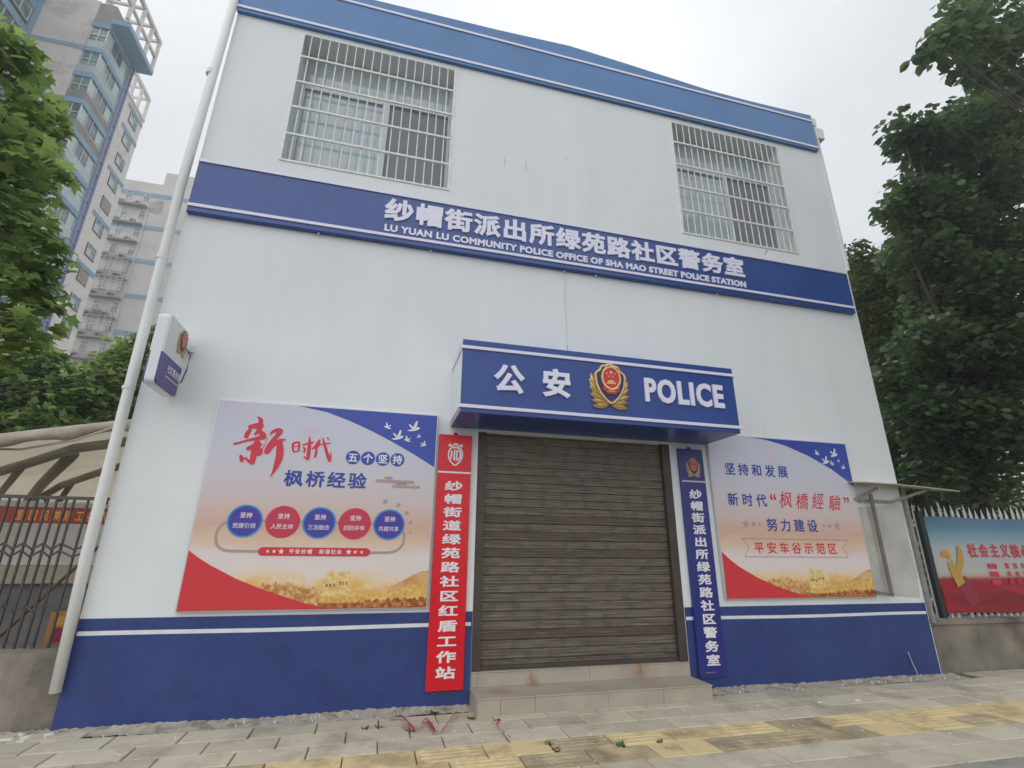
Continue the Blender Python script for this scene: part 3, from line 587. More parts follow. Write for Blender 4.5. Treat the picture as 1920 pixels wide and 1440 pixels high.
# ------------------------------------------------------------------ police emblem (used on the canopy, a plaque and the lightbox)
def emblem(parent, cx, cz, wd, ht, T, dep, gold):
    """gold leaf wreath, rimmed shield, red disc with ring, stars, gate and ribbon"""
    F = lambda q: [(cx + a * wd, cz + b * ht) for a, b in q]
    m = MB()
    def leaf(a, b, wdt, d):
        dx, dy = b[0] - a[0], b[1] - a[1]; l = math.hypot(dx, dy); nx_, ny_ = -dy / l * wdt, dx / l * wdt
        mid = (a[0] + dx * .55, a[1] + dy * .55)
        ring = [a, (a[0] + dx * .25 + nx_ * .75, a[1] + dy * .25 + ny_ * .75), (mid[0] + nx_, mid[1] + ny_), (a[0] + dx * .85 + nx_ * .6, a[1] + dy * .85 + ny_ * .6), b,
                (a[0] + dx * .85 - nx_ * .6, a[1] + dy * .85 - ny_ * .6), (mid[0] - nx_, mid[1] - ny_), (a[0] + dx * .25 - nx_ * .75, a[1] + dy * .25 - ny_ * .75)]
        ring = F(ring); sp = F([(a[0] + dx * .3, a[1] + dy * .3), mid, (a[0] + dx * .85, a[1] + dy * .85)])
        vs = [T(u, v, d * .4) for u, v in ring] + [T(u, v, d) for u, v in sp] + [T(u, v, 0) for u, v in ring]
        fs = [(0, 7, 8), (7, 6, 9, 8), (6, 5, 10, 9), (5, 4, 10), (1, 0, 8), (2, 1, 8, 9), (3, 2, 9, 10), (4, 3, 10)] + [(i, (i + 1) % 8, 11 + (i + 1) % 8, 11 + i) for i in range(8)]
        m.add(vs, fs)
    for s in (-1, 1):
        for (a, b, w_, d_) in (((.02, .10), (.44, .06), .055, 1.1), ((.01, .13), (.46, .19), .06, 1.0), ((.05, .15), (.50, .33), .065, .9), ((.18, .26), (.50, .48), .065, .8), ((.30, .36), (.49, .64), .06, .7), ((.36, .52), (.45, .76), .045, .6)):
            leaf((a[0] * s, a[1]), (b[0] * s, b[1]), w_, dep * d_)
    m.build('wreath', gold, parent)
    half = [(0, 1.0), (.07, .965), (.13, .945), (.20, .94), (.235, .905), (.25, .86), (.30, .82), (.37, .78), (.385, .72), (.375, .6), (.34, .47), (.27, .34), (.17, .22), (.08, .15), (0, .11)]
    out_ = half + [(-a, b) for a, b in half[::-1][1:-1]]
    inn = [(a * .89, .55 + (b - .55) * .90) for a, b in out_]
    MB().prism(F(out_), T, 0, dep * 1.15).build('shield_rim', gold, parent)
    MB().prism(F(inn), T, dep * 1.15, dep * 1.15 + .003).build('shield_field', M['emblem_blue'], parent)
    b0 = dep * 1.15 + .003
    m = MB(); m.prism(F([(-.20, .50), (-.21, .40), (-.14, .36), (-.10, .32), (.10, .32), (.14, .36), (.21, .40), (.20, .50)]), T, b0, b0 + dep * .25); m.prism(F(ell(0, .655, .205, .215)), T, b0, b0 + dep * .35)
    m.build('red_disc', M['emblem_red'], parent)
    m = MB(); oo = ell(0, .655, .245, .26); ii = ell(0, .655, .205, .215); n = len(oo)
    for i in range(n):
        j = (i + 1) % n; m.prism(F([oo[i], oo[j], ii[j], ii[i]]), T, b0, b0 + dep * .5)
    m.prism(F([(-.13, .525), (.13, .525), (.10, .555), (-.10, .555)]), T, b0 + dep * .35, b0 + dep * .45); m.prism(F([(-.09, .56), (.09, .56), (.06, .60), (-.06, .60)]), T, b0 + dep * .35, b0 + dep * .45)
    m.prism(F([(-.16, .43), (.16, .43), (.12, .455), (-.12, .455)]), T, b0 + dep * .25, b0 + dep * .35); m.prism(F([(-.1, .365), (.1, .365), (.07, .385), (-.07, .385)]), T, b0 + dep * .25, b0 + dep * .35)
    for (sx_, sy_, r_) in ((0, .77, .055), (-.10, .745, .028), (.10, .745, .028), (-.05, .685, .028), (.05, .685, .028)):
        m.prism([(cx + (a - 0) * wd, cz + b * ht) for a, b in star(sx_, sy_, r_)], T, b0 + dep * .35, b0 + dep * .45)
    m.build('gold_detail', M['gold'] if gold is not M['gold_dull'] else gold, parent)

# ------------------------------------------------------------------ entrance canopy
cn = thing('entrance_canopy', 'boxy blue canopy with POLICE lettering and gold emblem over the rolling shutter', 'canopy', (2.40, -.35, 2.79))
cx0, cx1, cz0, cz1, cy = 0.722, 4.075, 2.79, 3.607, -0.69
MB().bbox(cx0, cx1, cy, -0.001, cz0, cz1, .006).build('canopy_box', M['canopy_blue'], cn)
MB().box(cx0 - .004, cx0 - .001, cy + .01, -.004, cz0 + .02, cz1 - .02).build('side_panel', M['box_white'], cn)
for zc in (3.513, 2.858):
    m = MB(); m.box(cx0 - .018, cx1 + .018, cy - .018, cy, zc - .017, zc + .017); m.box(cx0 - .018, cx0 - .0045, cy, -.002, zc - .017, zc + .017); m.box(cx1, cx1 + .018, cy, -.002, zc - .017, zc + .017)
    m.build('trim_strip', M['trim'], cn)
for ch, u_ in (('公', 1.077), ('安', 1.615)): mb = MB(); cjk(mb, ch, u_, 3.042, .31, .303, 1, Tw(cy), 0, .028, .036); mb.build('chinese_character', M['letter'], cn)
mb = MB(); latin(mb, 'POLICE', 2.846, 3.89, 3.073, 3.368, Tw(cy), 0, .022, .038, 1.13); mb.build('english_lettering', M['letter'], cn)
emblem(cn, 2.40, 2.935, .485, .555, Tw(cy), .045, M['gold'])

# ------------------------------------------------------------------ door steps
st = thing('entrance_steps', 'two low beige tiled steps with rust stains below the rolling shutter', 'steps', (2.29, -.2, -.02))
def tread(name, x0, x1, y0, y1, z0, z1, parts):
    m = MB(); n = len(parts)
    for i in range(n - 1): m.bbox(parts[i] + .0012, parts[i + 1] - .0012, y0, y1, z0, z1 - .012, .002)
    o = m.build(name, M['step'], st)
    MB().bbox(x0 - .006, x1 + .006, y0 - .006, y1, z1 - .012, z1, .004).build('tread_slab', M['step'], o); return o
tread('lower_step', 1.042, 3.515, -.415, -.004, -.03, .143, [1.042, 1.26, 1.60, 2.35, 2.95, 3.515])
tread('upper_step', 1.050, 3.532, -.003, .29, .143, .281, [1.050, 1.12, 1.68, 2.33, 2.93, 3.532])

# ------------------------------------------------------------------ the two printed boards
def board(label, x0, x1, z0, z1, face):
    b = thing('display_board', label, 'poster board', ((x0 + x1) / 2, -.03, z0)); y = -.055
    MB().bbox(x0 - .012, x1 + .012, y + .004, -.001, z0 - .012, z1 + .012, .003).build('frame', M['frame_white'], b)
    MB().box(x0, x1, y - .0005, y + .0035, z0, z1).build('printed_sheet', face, b)
    return b, Tw(y)
def layer(b, name, polys, T, lv, m, lab=None):
    q = MB()
    for p in polys: q.add([T(u, v, .001 * lv + .0008) for u, v in (p if sum(p[i][0] * p[(i + 1) % len(p)][1] - p[(i + 1) % len(p)][0] * p[i][1] for i in range(len(p))) > 0 else p[::-1])], [tuple(range(len(p)))])
    return q.build(name, m, b)
def doves(cx, cz, s, pts):
    out = []
    for (u, v, r, fl) in pts:
        r *= s; u = cx + u * s; v = cz + v * s
        body = [(-.9, -.5), (-.3, -.35), (.2, -.1), (.75, .1), (1.0, -.05), (.8, -.3), (.2, -.55), (-.4, -.65)]
        wing = [(-.1, -.2), (.35, .95), (.6, 1.0), (.55, .3), (.35, -.1)]
        wing2 = [(-.15, -.3), (-.7, .35), (-.5, .45), (.1, -.1)]
        for p in (body, wing, wing2): out.append([(u + a * r * fl, v + b_ * r) for a, b_ in p])
    return out
# --- left board
b1_, T1 = board('left square poster board with large red brush characters and five round badges', -1.692, .556, .894, 2.897, M['poster'])
layer(b1_, 'blue_corner', [[(-.93, 2.895), (-.632, 2.848), (-.385, 2.768), (-.154, 2.675), (.062, 2.575), (.319, 2.444), (.555, 2.310), (.555, 2.895)]], T1, 1, M['print_blue'])
layer(b1_, 'red_corner', [[(-1.691, 1.420), (-1.60, 1.356), (-1.490, 1.291), (-1.245, 1.169), (-1.019, 1.081), (-.792, 1.007), (-.609, .950), (-.38, .896), (-1.691, .896)]], T1, 1, M['print_red'])
# faint printed rings and star
layer(b1_, 'faint_star', [star(-.785, 2.62, .085)], T1, 1, M['ink_pink'])
for i_, q_ in enumerate([doves(0, 0, 1, [(.023, 2.737, .045, -1), (.295, 2.745, .075, 1), (.128, 2.635, .07, 1), (.246, 2.605, .042, -1), (.359, 2.647, .026, 1), (.415, 2.560, .04, 1)])[k_:k_ + 3] for k_ in range(0, 18, 3)]): layer(b1_, 'dove_motif', q_, T1, 2, M['ink_white'])
def trace(pts, s=1.0):
    """tracing grid (x right, y down, half widths) to board metres; the grid was skewed, this squares it"""
    r = []
    for a, b, w_ in pts:
        v = 2.748 - (b - 112) * 0.00103 + (a - 340) * 0.00006; u = -1.303 + (a - 340) * 0.00093 + (b - 112) * 0.00020
        r.append((u, v, w_ * 0.00155 * s))
    return r
XIN = [[(338, 112, 4), (368, 150, 15), (352, 188, 13), (290, 200, 9), (240, 212, 6)], [(246, 215, 7), (320, 222, 12), (380, 198, 11), (350, 245, 13), (300, 300, 10)],
       [(243, 212, 6), (256, 245, 12), (226, 290, 16), (210, 332, 13)], [(88, 382, 10), (112, 386, 8), (200, 362, 8), (300, 340, 12), (390, 325, 16), (416, 324, 6)],
       [(340, 252, 12), (385, 298, 18), (405, 326, 9)], [(316, 352, 8), (332, 380, 14), (270, 420, 17), (212, 440, 11)], [(312, 360, 10), (296, 430, 18), (280, 510, 20), (266, 575, 16), (262, 592, 5)],
       [(264, 586, 9), (230, 560, 9), (205, 530, 6), (190, 520, 3)], [(150, 498, 5), (160, 530, 13), (154, 566, 5)], [(160, 562, 7), (205, 522, 4)], [(330, 428, 13), (346, 468, 19), (318, 504, 12)],
       [(330, 500, 6), (380, 430, 3), (432, 325, 2)], [(212, 440, 11), (262, 430, 14), (340, 402, 13), (366, 385, 9)],
       [(455, 296, 4), (490, 265, 10), (540, 252, 15), (570, 260, 13), (545, 292, 14), (500, 340, 16), (460, 400, 21), (420, 462, 20), (412, 492, 8)],
       [(440, 440, 10), (500, 400, 11), (540, 366, 13), (582, 350, 9), (614, 350, 4)], [(556, 368, 13), (550, 440, 23), (540, 520, 23), (512, 590, 19), (482, 650, 11), (440, 716, 2)]]
SHI = [[(680, 435, 7), (690, 392, 9), (730, 375, 8), (752, 384, 8), (746, 430, 8), (740, 466, 6)], [(682, 430, 7), (692, 470, 7), (742, 462, 5)], [(690, 421, 4), (742, 415, 4)],
       [(784, 405, 5), (850, 386, 8), (906, 374, 6)], [(866, 320, 5), (860, 400, 12), (846, 470, 13), (836, 530, 11), (826, 556, 4)], [(828, 552, 7), (800, 526, 5), (788, 515, 3)], [(785, 425, 4), (806, 440, 7), (800, 470, 7), (790, 476, 3)]]
DAI = [[(972, 345, 5), (958, 376, 12), (920, 420, 11), (880, 446, 5)], [(928, 420, 7), (926, 470, 9), (906, 530, 8)], [(935, 440, 4), (965, 405, 5), (1020, 392, 6), (1086, 384, 5)],
       [(1004, 325, 4), (1020, 400, 9), (1034, 470, 11), (1050, 530, 13), (1063, 574, 9)], [(1062, 570, 9), (1075, 530, 6), (1082, 470, 3)], [(1050, 325, 4), (1070, 342, 6)]]
q = MB()
for j, s in enumerate(XIN + SHI + DAI):
    for p in stroke(trace([(a, b, w_ + 4.5) for a, b, w_ in s])):
        if sum(p[i_][0] * p[(i_ + 1) % 4][1] - p[(i_ + 1) % 4][0] * p[i_][1] for i_ in range(4)) < 0: p = p[::-1]
        q.add([T1(u, v, .0018 + .00006 * j) for u, v in p], [(0, 1, 2, 3)])
q.build('brush_halo', M['ink_halo'], b1_)
for i, (nm, S) in enumerate((('brush_character', XIN), ('brush_character', SHI), ('brush_character', DAI))):
    q = MB()
    for j, s in enumerate(S):                     # every stroke a hair above the one before, so crossings never share a plane
        for p in stroke(trace(s)):
            if sum(p[i_][0] * p[(i_ + 1) % 4][1] - p[(i_ + 1) % 4][0] * p[i_][1] for i_ in range(4)) < 0: p = p[::-1]
            q.add([T1(u, v, .0040 + .00025 * j + .000008 * len(q.f) % .0002) for u, v in p], [(0, 1, 2, 3)])
    q.build(nm, M['ink_red'], b1_)
for i, ch in enumerate('五个坚持'):
    c = (-.312 + .1547 * i, 2.372); o = layer(b1_, 'small_badge', [ell(*c, .0735, .0735)], T1, 2, M['print_blue'])
    m = MB(); cjk(m, ch, c[0] - .048, c[1] - .047, .096, .094, 1, T1, .0038, .0038, .022); m.build('badge_text', M['ink_white'], o)
m = MB(); cjk(m, '枫桥经验', -.955, 2.050, .172, .158, .209, T1, .0038, .0038, .024); m.build('blue_heading', M['ink_blue'], b1_)
def rbar(x0, x1, z, h): return ell(x0 + h, z, h, h, 10, 90, 270) + ell(x1 - h, z, h, h, 10, -90, 90)
layer(b1_, 'cloud_motif', [rbar(-.058, .352, 2.137, .016), rbar(.033, .122, 2.172, .014), rbar(.118, .414, 2.086, .014), [(.16, 2.1), (.27, 2.1), (.27, 2.125), (.16, 2.125)]], T1, 2, M['ink_tan'])
def ring_path(pts, h): return [p for p in stroke([(a, b, h) for a, b in pts])]
layer(b1_, 'linking_loop', ring_path([(-1.30, 1.695), (-1.40, 1.690), (-1.465, 1.640), (-1.485, 1.56), (-1.46, 1.47), (-1.39, 1.425), (-1.28, 1.417), (-1.0, 1.416)], .013) + ring_path([(-.1, 1.414), (.10, 1.414), (.20, 1.428), (.265, 1.48), (.285, 1.56), (.27, 1.62), (.22, 1.67)], .013)
      + [[(-1.2, 1.688), (.05, 1.684), (.05, 1.71), (-1.2, 1.714)]], T1, 2, M['ink_tan'])
CW = ['党建引领', '人民主体', '三治融合', '四防并举', '共建共享']
for i in range(5):
    c = (-1.254 + .3437 * i, 1.697 - .0012 * i); blue = i % 2 == 0
    o = layer(b1_, 'round_badge', [ell(*c, .160, .155)], T1, 3, M['circle_rim'] if blue else M['print_red'])
    layer(o, 'badge_field', [ell(*c, .144, .139)], T1, 4, M['circle_blue'] if blue else M['circle_red'])
    m = MB(); cjk(m, '坚持', c[0] - .050, c[1] + .030, .050, .050, .058, T1, .0058, .0058, .02); m.build('badge_title', M['ink_cream'], o)
    m = MB(); cjk(m, CW[i], c[0] - .103, c[1] - .068, .049, .049, .052, T1, .0058, .0058, .005); m.build('badge_text', M['ink_white'], o)
o = layer(b1_, 'slogan_strip', [rbar(-1.092, -.044, 1.416, .040)], T1, 3, M['print_red'])
for u, r in ((-1.006, .018), (-.948, .021), (-.883, .030), (-.252, .030), (-.189, .021), (-.126, .018)): layer(o, 'strip_star', [star(u, 1.417, r)], T1, 4, M['ink_white'])
for t_, u_ in (('平安纱帽', -.811), ('和谐社会', -.533)): m = MB(); cjk(m, t_, u_, 1.396, .044, .044, .056, T1, .0058, .0058, .02); m.build('slogan_text', M['ink_white'], o)
for q_ in ((.063, 1.923, .040, 80), (.200, 1.893, .036, 75), (.295, 1.812, .033, 70), (.340, 1.718, .026, 65), (.344, 1.617, .021, 60)): layer(b1_, 'grey_star', [star(*q_)], T1, 2, M['ink_tan'])
M['print_gold'] = mat('print_gold', (0.80, 0.52, 0.24), 0.45, col2=(0.60, 0.27, 0.09), scale=5, stretch=(1, 1, 2.5))
M['print_gold2'] = mat('print_gold2', (0.84, 0.58, 0.17), 0.45, col2=(0.62, 0.33, 0.07), scale=20)
M['print_tower'] = mat('print_tower', (0.90, 0.72, 0.32), 0.45, col2=(0.70, 0.44, 0.12), scale=18)
M['print_autumn'] = mat('print_autumn', (0.30, 0.065, 0.02), 0.45, col2=(0.66, 0.27, 0.06), scale=26, lo=0.42, hi=0.62)
M['print_autumn2'] = mat('print_autumn2', (0.50, 0.20, 0.05), 0.45, col2=(0.82, 0.52, 0.22), scale=24, lo=0.42, hi=0.62)
def landscape(b, T, x0, x1, z0, s):
    rr = random.Random(3)
    X = lambda u: x0 + (x1 - x0) * u
    hill = [(X(u), z0 + s * (.14 + .62 * (u - .70) + .03 * math.sin(u * 21) + rr.uniform(-.006, .006))) for u in np.linspace(.70, 1, 40)]
    layer(b, 'golden_hill', [hill + [(X(1), z0 + .002), (X(.70), z0 + .002)]], T, 1, M['print_gold'])
    # wall with battlements climbing to the right
    top = []
    for i, u in enumerate(np.linspace(.54, 1, 47)):
        q = max(0, u - .72); z = z0 + s * (.155 - .09 * (u - .54) + 1.9 * q * q + (.012 if i % 2 else 0)); top += [(X(u), z), (X(u + .0098), z)]
    top = [p for p in top if p[0] <= X(1) - .001]
    layer(b, 'fort_wall', [top + [(X(1) - .001, z0 + .05 * s), (X(.54), z0 + .05 * s)]], T, 2, M['print_gold2'])
    tx = X(.632); tw = (x1 - x0) * .052
    twr = [(tx - tw / 2, z0 + .12 * s), (tx + tw / 2, z0 + .12 * s), (tx + tw * .46, z0 + .325 * s)] + [(tx + tw * (.46 - .92 * i / 8), z0 + (.325 + (.016 if i % 2 else 0)) * s) for i in range(9)] + [(tx - tw * .46, z0 + .325 * s)]
    layer(b, 'fort_tower', [twr, [(tx - tw * 1.7, z0 + .11 * s), (tx - tw * .53, z0 + .11 * s), (tx - tw * .55, z0 + .285 * s), (tx - tw * 1.6, z0 + .285 * s)], [(tx - tw * 1.5, z0 + .285 * s), (tx - tw * .6, z0 + .285 * s), (tx - tw * .8, z0 + .325 * s), (tx - tw * 1.05, z0 + .36 * s), (tx - tw * 1.3, z0 + .325 * s)]], T, 3, M['print_tower'])
    for a, c in ((-.34, .215), (-.08, .215), (.18, .215), (-1.4, .195), (-1.1, .195), (-.8, .195)): layer(b, 'tower_opening', [[(tx + tw * a, z0 + c * s), (tx + tw * (a + .16), z0 + c * s), (tx + tw * (a + .16), z0 + (c + .03) * s), (tx + tw * a, z0 + (c + .03) * s)]], T, 4, M['print_autumn'])
    sl = [(X(u), z0 + s * (.10 + .13 * math.sin((u - .12) * 6.2) + rr.uniform(-.02, .02))) for u in np.linspace(.12, .535, 60)]
    layer(b, 'golden_scrub', [[(X(.12), z0 + .002)] + [(X(.535), z0 + .002)] + sl[::-1]], T, 2, M['print_autumn2'])
    scrub = [(X(u), z0 + s * (.06 + .02 * math.sin(u * 9) + .05 * max(0, u - .8) + rr.uniform(-.018, .018) + max(0, .45 - u) * .1)) for u in np.linspace(.33, .999, 90)]
    layer(b, 'autumn_scrub', [[(X(.33), z0 + .002)] + [(X(.999), z0 + .002)] + scrub[::-1]], T, 3, M['print_autumn'])
landscape(b1_, T1, -1.691, .555, .896, 1.0)
# the red corner stays in front of the landscape: its own sheet one step prouder
layer(b1_, 'red_corner_edge', [[(-1.690, 1.419), (-1.60, 1.356), (-1.490, 1.291), (-1.245, 1.169), (-1.019, 1.081), (-.792, 1.007), (-.609, .950), (-.38, .8975), (-1.690, .8975)]], T1, 5, M['print_red'])
# --- right board
b2_, T2 = board('right square poster board with blue text rows and a red quotation', 4.085, 6.312, .930, 2.922, M['poster2'])
layer(b2_, 'blue_corner', [[(4.72, 2.920), (5.0, 2.898), (5.279, 2.842), (5.636, 2.720), (5.985, 2.555), (6.311, 2.340), (6.311, 2.920)]], T2, 1, M['print_blue'])
layer(b2_, 'faint_star', [star(5.02, 2.66, .08)], T2, 1, M['ink_pink'])
for i_, q_ in enumerate([doves(4.085 + 1.692, .03, 1, [(.023, 2.737, .045, -1), (.295, 2.745, .075, 1), (.128, 2.635, .07, 1), (.246, 2.605, .042, -1), (.359, 2.647, .026, 1), (.415, 2.560, .04, 1)])[k_:k_ + 3] for k_ in range(0, 18, 3)]): layer(b2_, 'dove_motif', q_, T2, 2, M['ink_white'])
m = MB(); cjk(m, '坚持和发展', 4.283, 2.405, .150, .152, .2035, T2, .0028, .0028, .02); m.build('blue_line', M['ink_blue'], b2_)
m = MB(); cjk(m, '新时代', 4.270, 2.016, .150, .155, .2125, T2, .0028, .0028, .02); m.build('blue_line', M['ink_blue'], b2_)
m = MB(); cjk(m, '努力建设', 4.800, 1.716, .152, .152, .2080, T2, .0028, .0028, .02); m.build('blue_line', M['ink_blue'], b2_)
m = MB(); cjk(m, '平安车谷示范区', 4.565, 1.446, .137, .133, .1865, T2, .0038, .0038, .014); m.build('red_line', M['ink_red'], b2_)
m = MB(); cjk(m, '枫', 5.035, 2.01, .19, .21, .2, T2, .0028, .0028, .004, shear=.26); cjk(m, '橋', 5.29, 2.0, .19, .21, .2, T2, .0028, .0028, .004, shear=.26); cjk(m, '經', 5.55, 2.01, .18, .21, .2, T2, .0028, .0028, .004, shear=.26); cjk(m, '驗', 5.82, 2.0, .19, .20, .2, T2, .0028, .0028, .004, shear=.26)
put_glyph(m, glyphs('“', .02), lambda a, b_: (4.905 + a * .24, 1.985 + b_ * .28), T2, .0028, .0028); put_glyph(m, glyphs('”', .02), lambda a, b_: (6.085 + a * .24, 1.985 + b_ * .28), T2, .0028, .0028)
m.build('red_quotation', M['ink_red'], b2_)
for u, r in ((4.485, .062), (4.601, .042), (4.692, .028), (5.686, .028), (5.776, .042), (5.897, .062)): layer(b2_, 'grey_star', [star(u, 1.795, r)], T2, 2, M['ink_tan'])
rp = [(4.402, 1.623), (6.025, 1.627), (5.924, 1.522), (5.977, 1.412), (4.403, 1.408), (4.481, 1.516), (4.402, 1.623)]
layer(b2_, 'ribbon_outline', [[(a[0], a[1]), (c[0], c[1]), (c[0], c[1] - .010), (a[0], a[1] - .010)] if abs(c[0] - a[0]) > .3 else [(a[0], a[1]), (a[0] + .010, a[1]), (c[0] + .010, c[1]), (c[0], c[1])] for a, c in zip(rp[:-1], rp[1:])], T2, 2, M['ink_tan'])
landscape(b2_, T2, 4.086, 6.311, .932, .95)
layer(b2_, 'red_corner', [[(4.086, 1.458), (4.18, 1.377), (4.299, 1.293), (4.552, 1.161), (4.812, 1.061), (5.134, .970), (5.33, .932), (4.086, .932)]], T2, 5, M['print_red'])

# ------------------------------------------------------------------ the two hanging plaques
def plaque(label, x0, x1, z0, z1, m, tilt=0):
    p = thing('hanging_plaque', label, 'plaque', ((x0 + x1) / 2, -.025, z0)); y = -.042
    MB().bbox(x0, x1, y, -.012, z0, z1, .003).build('plate', m, p)
    q = MB(); q.box((x0 + x1) / 2 - .02, (x0 + x1) / 2 + .02, -.02, -.006, z1, z1 + .03); q.build('hanger', M['dark_steel'], p)
    return p, Tw(y)
p1_, TP = plaque('long red vertical plaque with white characters hanging left of the shutter', .595, .966, .139, 2.693, M['red_panel'])
m = MB(); m.box(.597, .965, -.0445, -.042, 2.258, 2.276); m.build('divider', M['ink_white'], p1_)
m = MB(); cjk(m, '纱帽街道绿苑路社区红盾工作站', .690, 2.068, .185, .100, .1402, TP, 0, .0045, .03, vertical=True); m.build('lettering', M['ink_white'], p1_)
def hd(u, v): return (.784 + u * .105, 2.462 + v * .118)
lg = MB()
def lstroke(pts, h):
    for p in stroke([(*hd(a, b_), h) for a, b_ in pts]): lg.add([TP(u, v, .0022) for u, v in (p if (p[1][0] - p[0][0]) * (p[2][1] - p[0][1]) - (p[1][1] - p[0][1]) * (p[2][0] - p[0][0]) > 0 else p[::-1])], [(0, 1, 2, 3)])
shp = [(0, .72), (-.45, .66), (-.62, .50), (-.74, .2), (-.70, -.25), (-.5, -.6), (-.2, -.88), (0, -1.0)]
lstroke(shp, .0075); lstroke([(-a, b_) for a, b_ in shp], .0075)
lstroke([(-.42, .42), (-.46, -.38)], .009); lstroke([(-.10, .52), (-.12, -.52)], .009); lstroke([(-.44, .02), (-.11, .06)], .008)
lstroke([(.16, .48), (.12, -.62)], .009); lstroke([(.16, .46), (.42, .42), (.55, .1), (.45, -.28), (.13, -.58)], .009)
for s in (-1, 1):
    lg.add([TP(*hd(s * .62 + a * .16, .92 + b_ * .15), .0022) for a, b_ in ell(0, 0, 1, 1, 14)], [tuple(range(14))]); lstroke([(s * .5, .88), (s * .2, .80)], .007)
lstroke([(-.2, .86), (-.2, 1.05), (.2, 1.05), (.2, .86)], .006); lstroke([(0, .84), (0, 1.04)], .006)
lg.build('shield_logo', M['ink_white'], p1_)
m = MB(); m.tube([(.64, -.028, .14), (.66, -.03, .115), (.70, -.03, .112), (.73, -.028, .14)], .004, 6); m.tube([(.84, -.028, .14), (.86, -.03, .117), (.89, -.03, .115), (.91, -.028, .14)], .004, 6); m.build('tape_end', M['pole_brown'], p1_)
p2_, TQ = plaque('long dark blue vertical plaque with white characters and a small emblem right of the shutter', 3.632, 3.985, .118, 2.708, M['plaque_blue'])
m = MB()
for i in range(34): m.box(3.646 + i * .0104, 3.646 + i * .0104 + .006, -.0445, -.042, 2.286, 2.306)
m.build('divider', M['ink_white'], p2_)
m = MB(); cjk(m, '纱帽街派出所绿苑路社区警务室', 3.737, 2.085, .165, .108, .1420, TQ, 0, .0045, .03, vertical=True); m.build('lettering', M['ink_white'], p2_)
emblem(p2_, 3.826, 2.345, .205, .25, TQ, .008, M['gold_dull'])
m = MB(); m.box(3.71, 3.84, -.044, -.041, .165, .176); m.build('tape_strip', M['frame_brown'], p2_)

# ------------------------------------------------------------------ projecting lightbox sign on the left
lb = thing('lightbox_sign', 'small white and purple lightbox sign projecting from the wall beside the downpipe', 'sign', (-2.145, -.3, 2.87))
def rrect(u0, u1, v0, v1, r, n=6):
    P = []
    for (cu, cv, a0) in ((u1 - r, v0 + r, -90), (u1 - r, v1 - r, 0), (u0 + r, v1 - r, 90), (u0 + r, v0 + r, 180)):
        P += [(cu + r * math.cos(R(a0 + 90 * i / n)), cv + r * math.sin(R(a0 + 90 * i / n))) for i in range(n + 1)]
    return P
mb = MB(); mb.prism(rrect(-.58, -.075, 2.87, 3.585, .05), Tsx(-2.20), 0.014, .096); mb.build('box_body', M['box_white'], lb)
for nm, x_, dd in (('face_plate', -2.104, (0, .014)), ('face_plate', -2.186, (-.014, 0))):
    o = MB().prism(rrect(-.575, -.08, 2.885, 3.575, .045), Tsx(x_), *dd).build(nm, M['box_white'], lb)
    lo = [(-.575, 3.19), (-.08, 3.19)] + [q for q in rrect(-.575, -.08, 2.885, 3.575, .045) if q[1] < 3.1][::1]
    lo = [(-.0795, 3.19), (-.5755, 3.19)] + rrect(-.5755, -.0795, 2.8845, 3.575, .045)[21:28] + rrect(-.5755, -.0795, 2.8845, 3.575, .045)[0:7]
    MB().prism(lo, Tsx(x_), dd[0], dd[1] + (.0015 if dd[1] else 0)) .build('purple_panel', M['purple'], o) if dd[1] else MB().prism(lo, Tsx(x_), dd[0] - .0015, dd[1]).build('purple_panel', M['purple'], o)
TL = Tsx(-2.0885)
m = MB(); cjk(m, '社区警务室', -.40, 3.045, .058, .075, .066, TL, 0, .002, .018); m.build('lettering', M['ink_white'], lb)
m = MB(); m.box(-2.0885, -2.0868, -.41, -.07, 2.995, 3.006); m.build('small_print_line', M['ink_pink'], lb)
emblem(lb, -.205, 3.285, .235, .28, TL, .008, M['gold_dull'])
m = MB(); m.box(-2.17, -2.12, -.075, -.001, 3.38, 3.44); m.build('bracket', M['steel'], lb); m = MB(); m.box(-2.17, -2.12, -.075, -.001, 2.93, 3.0); m.build('bracket', M['steel'], lb)
m = MB(); m.box(-2.08, -2.04, -.03, -.001, 3.40, 3.47); m.build('switch_box', M['steel'], lb)
mb = MB(); mb.tube([(-2.10, -.06, 3.42), (-2.06, -.02, 3.36), (-2.07, -.012, 3.2), (-2.09, -.03, 3.05)], .006, 6); mb.build('cable', M['black_plastic'], lb)

# ------------------------------------------------------------------ left side: low wall, folding gate, awning, yard
lw = MB(); nx = 60
for i in range(nx):
    xa, xb = -6.5 + 4.06 * i / nx, -6.5 + 4.06 * (i + 1) / nx
    lw.add([(xa, .05 + .006 * math.sin(i * 1.7), -.25), (xb, .05 + .006 * math.sin((i + 1) * 1.7), -.25), (xb, .06 + .006 * math.sin((i + 1) * 2.1), .585 + .012 * math.sin((i + 1) * .9)), (xa, .06 + .006 * math.sin(i * 2.1), .585 + .012 * math.sin(i * .9)),
            (xa, .34, -.25), (xb, .34, -.25), (xb, .34, .60 + .01 * math.sin((i + 1) * 1.3)), (xa, .34, .60 + .01 * math.sin(i * 1.3))], [(0, 1, 2, 3), (3, 2, 6, 7), (5, 4, 7, 6)])
tag(lw.build('low_wall', M['concrete_dark']), 'stained low concrete wall under the folding gate left of the building', 'wall')
gt = thing('folding_gate', 'black folding lattice gate standing on the low wall left of the building', 'gate', (-3.2, .2, .6))
bx = [-2.60, -2.72, -2.835, -2.90, -2.975, -3.05, -3.13, -3.20, -3.275, -3.35, -3.43, -3.51, -3.60, -3.69]
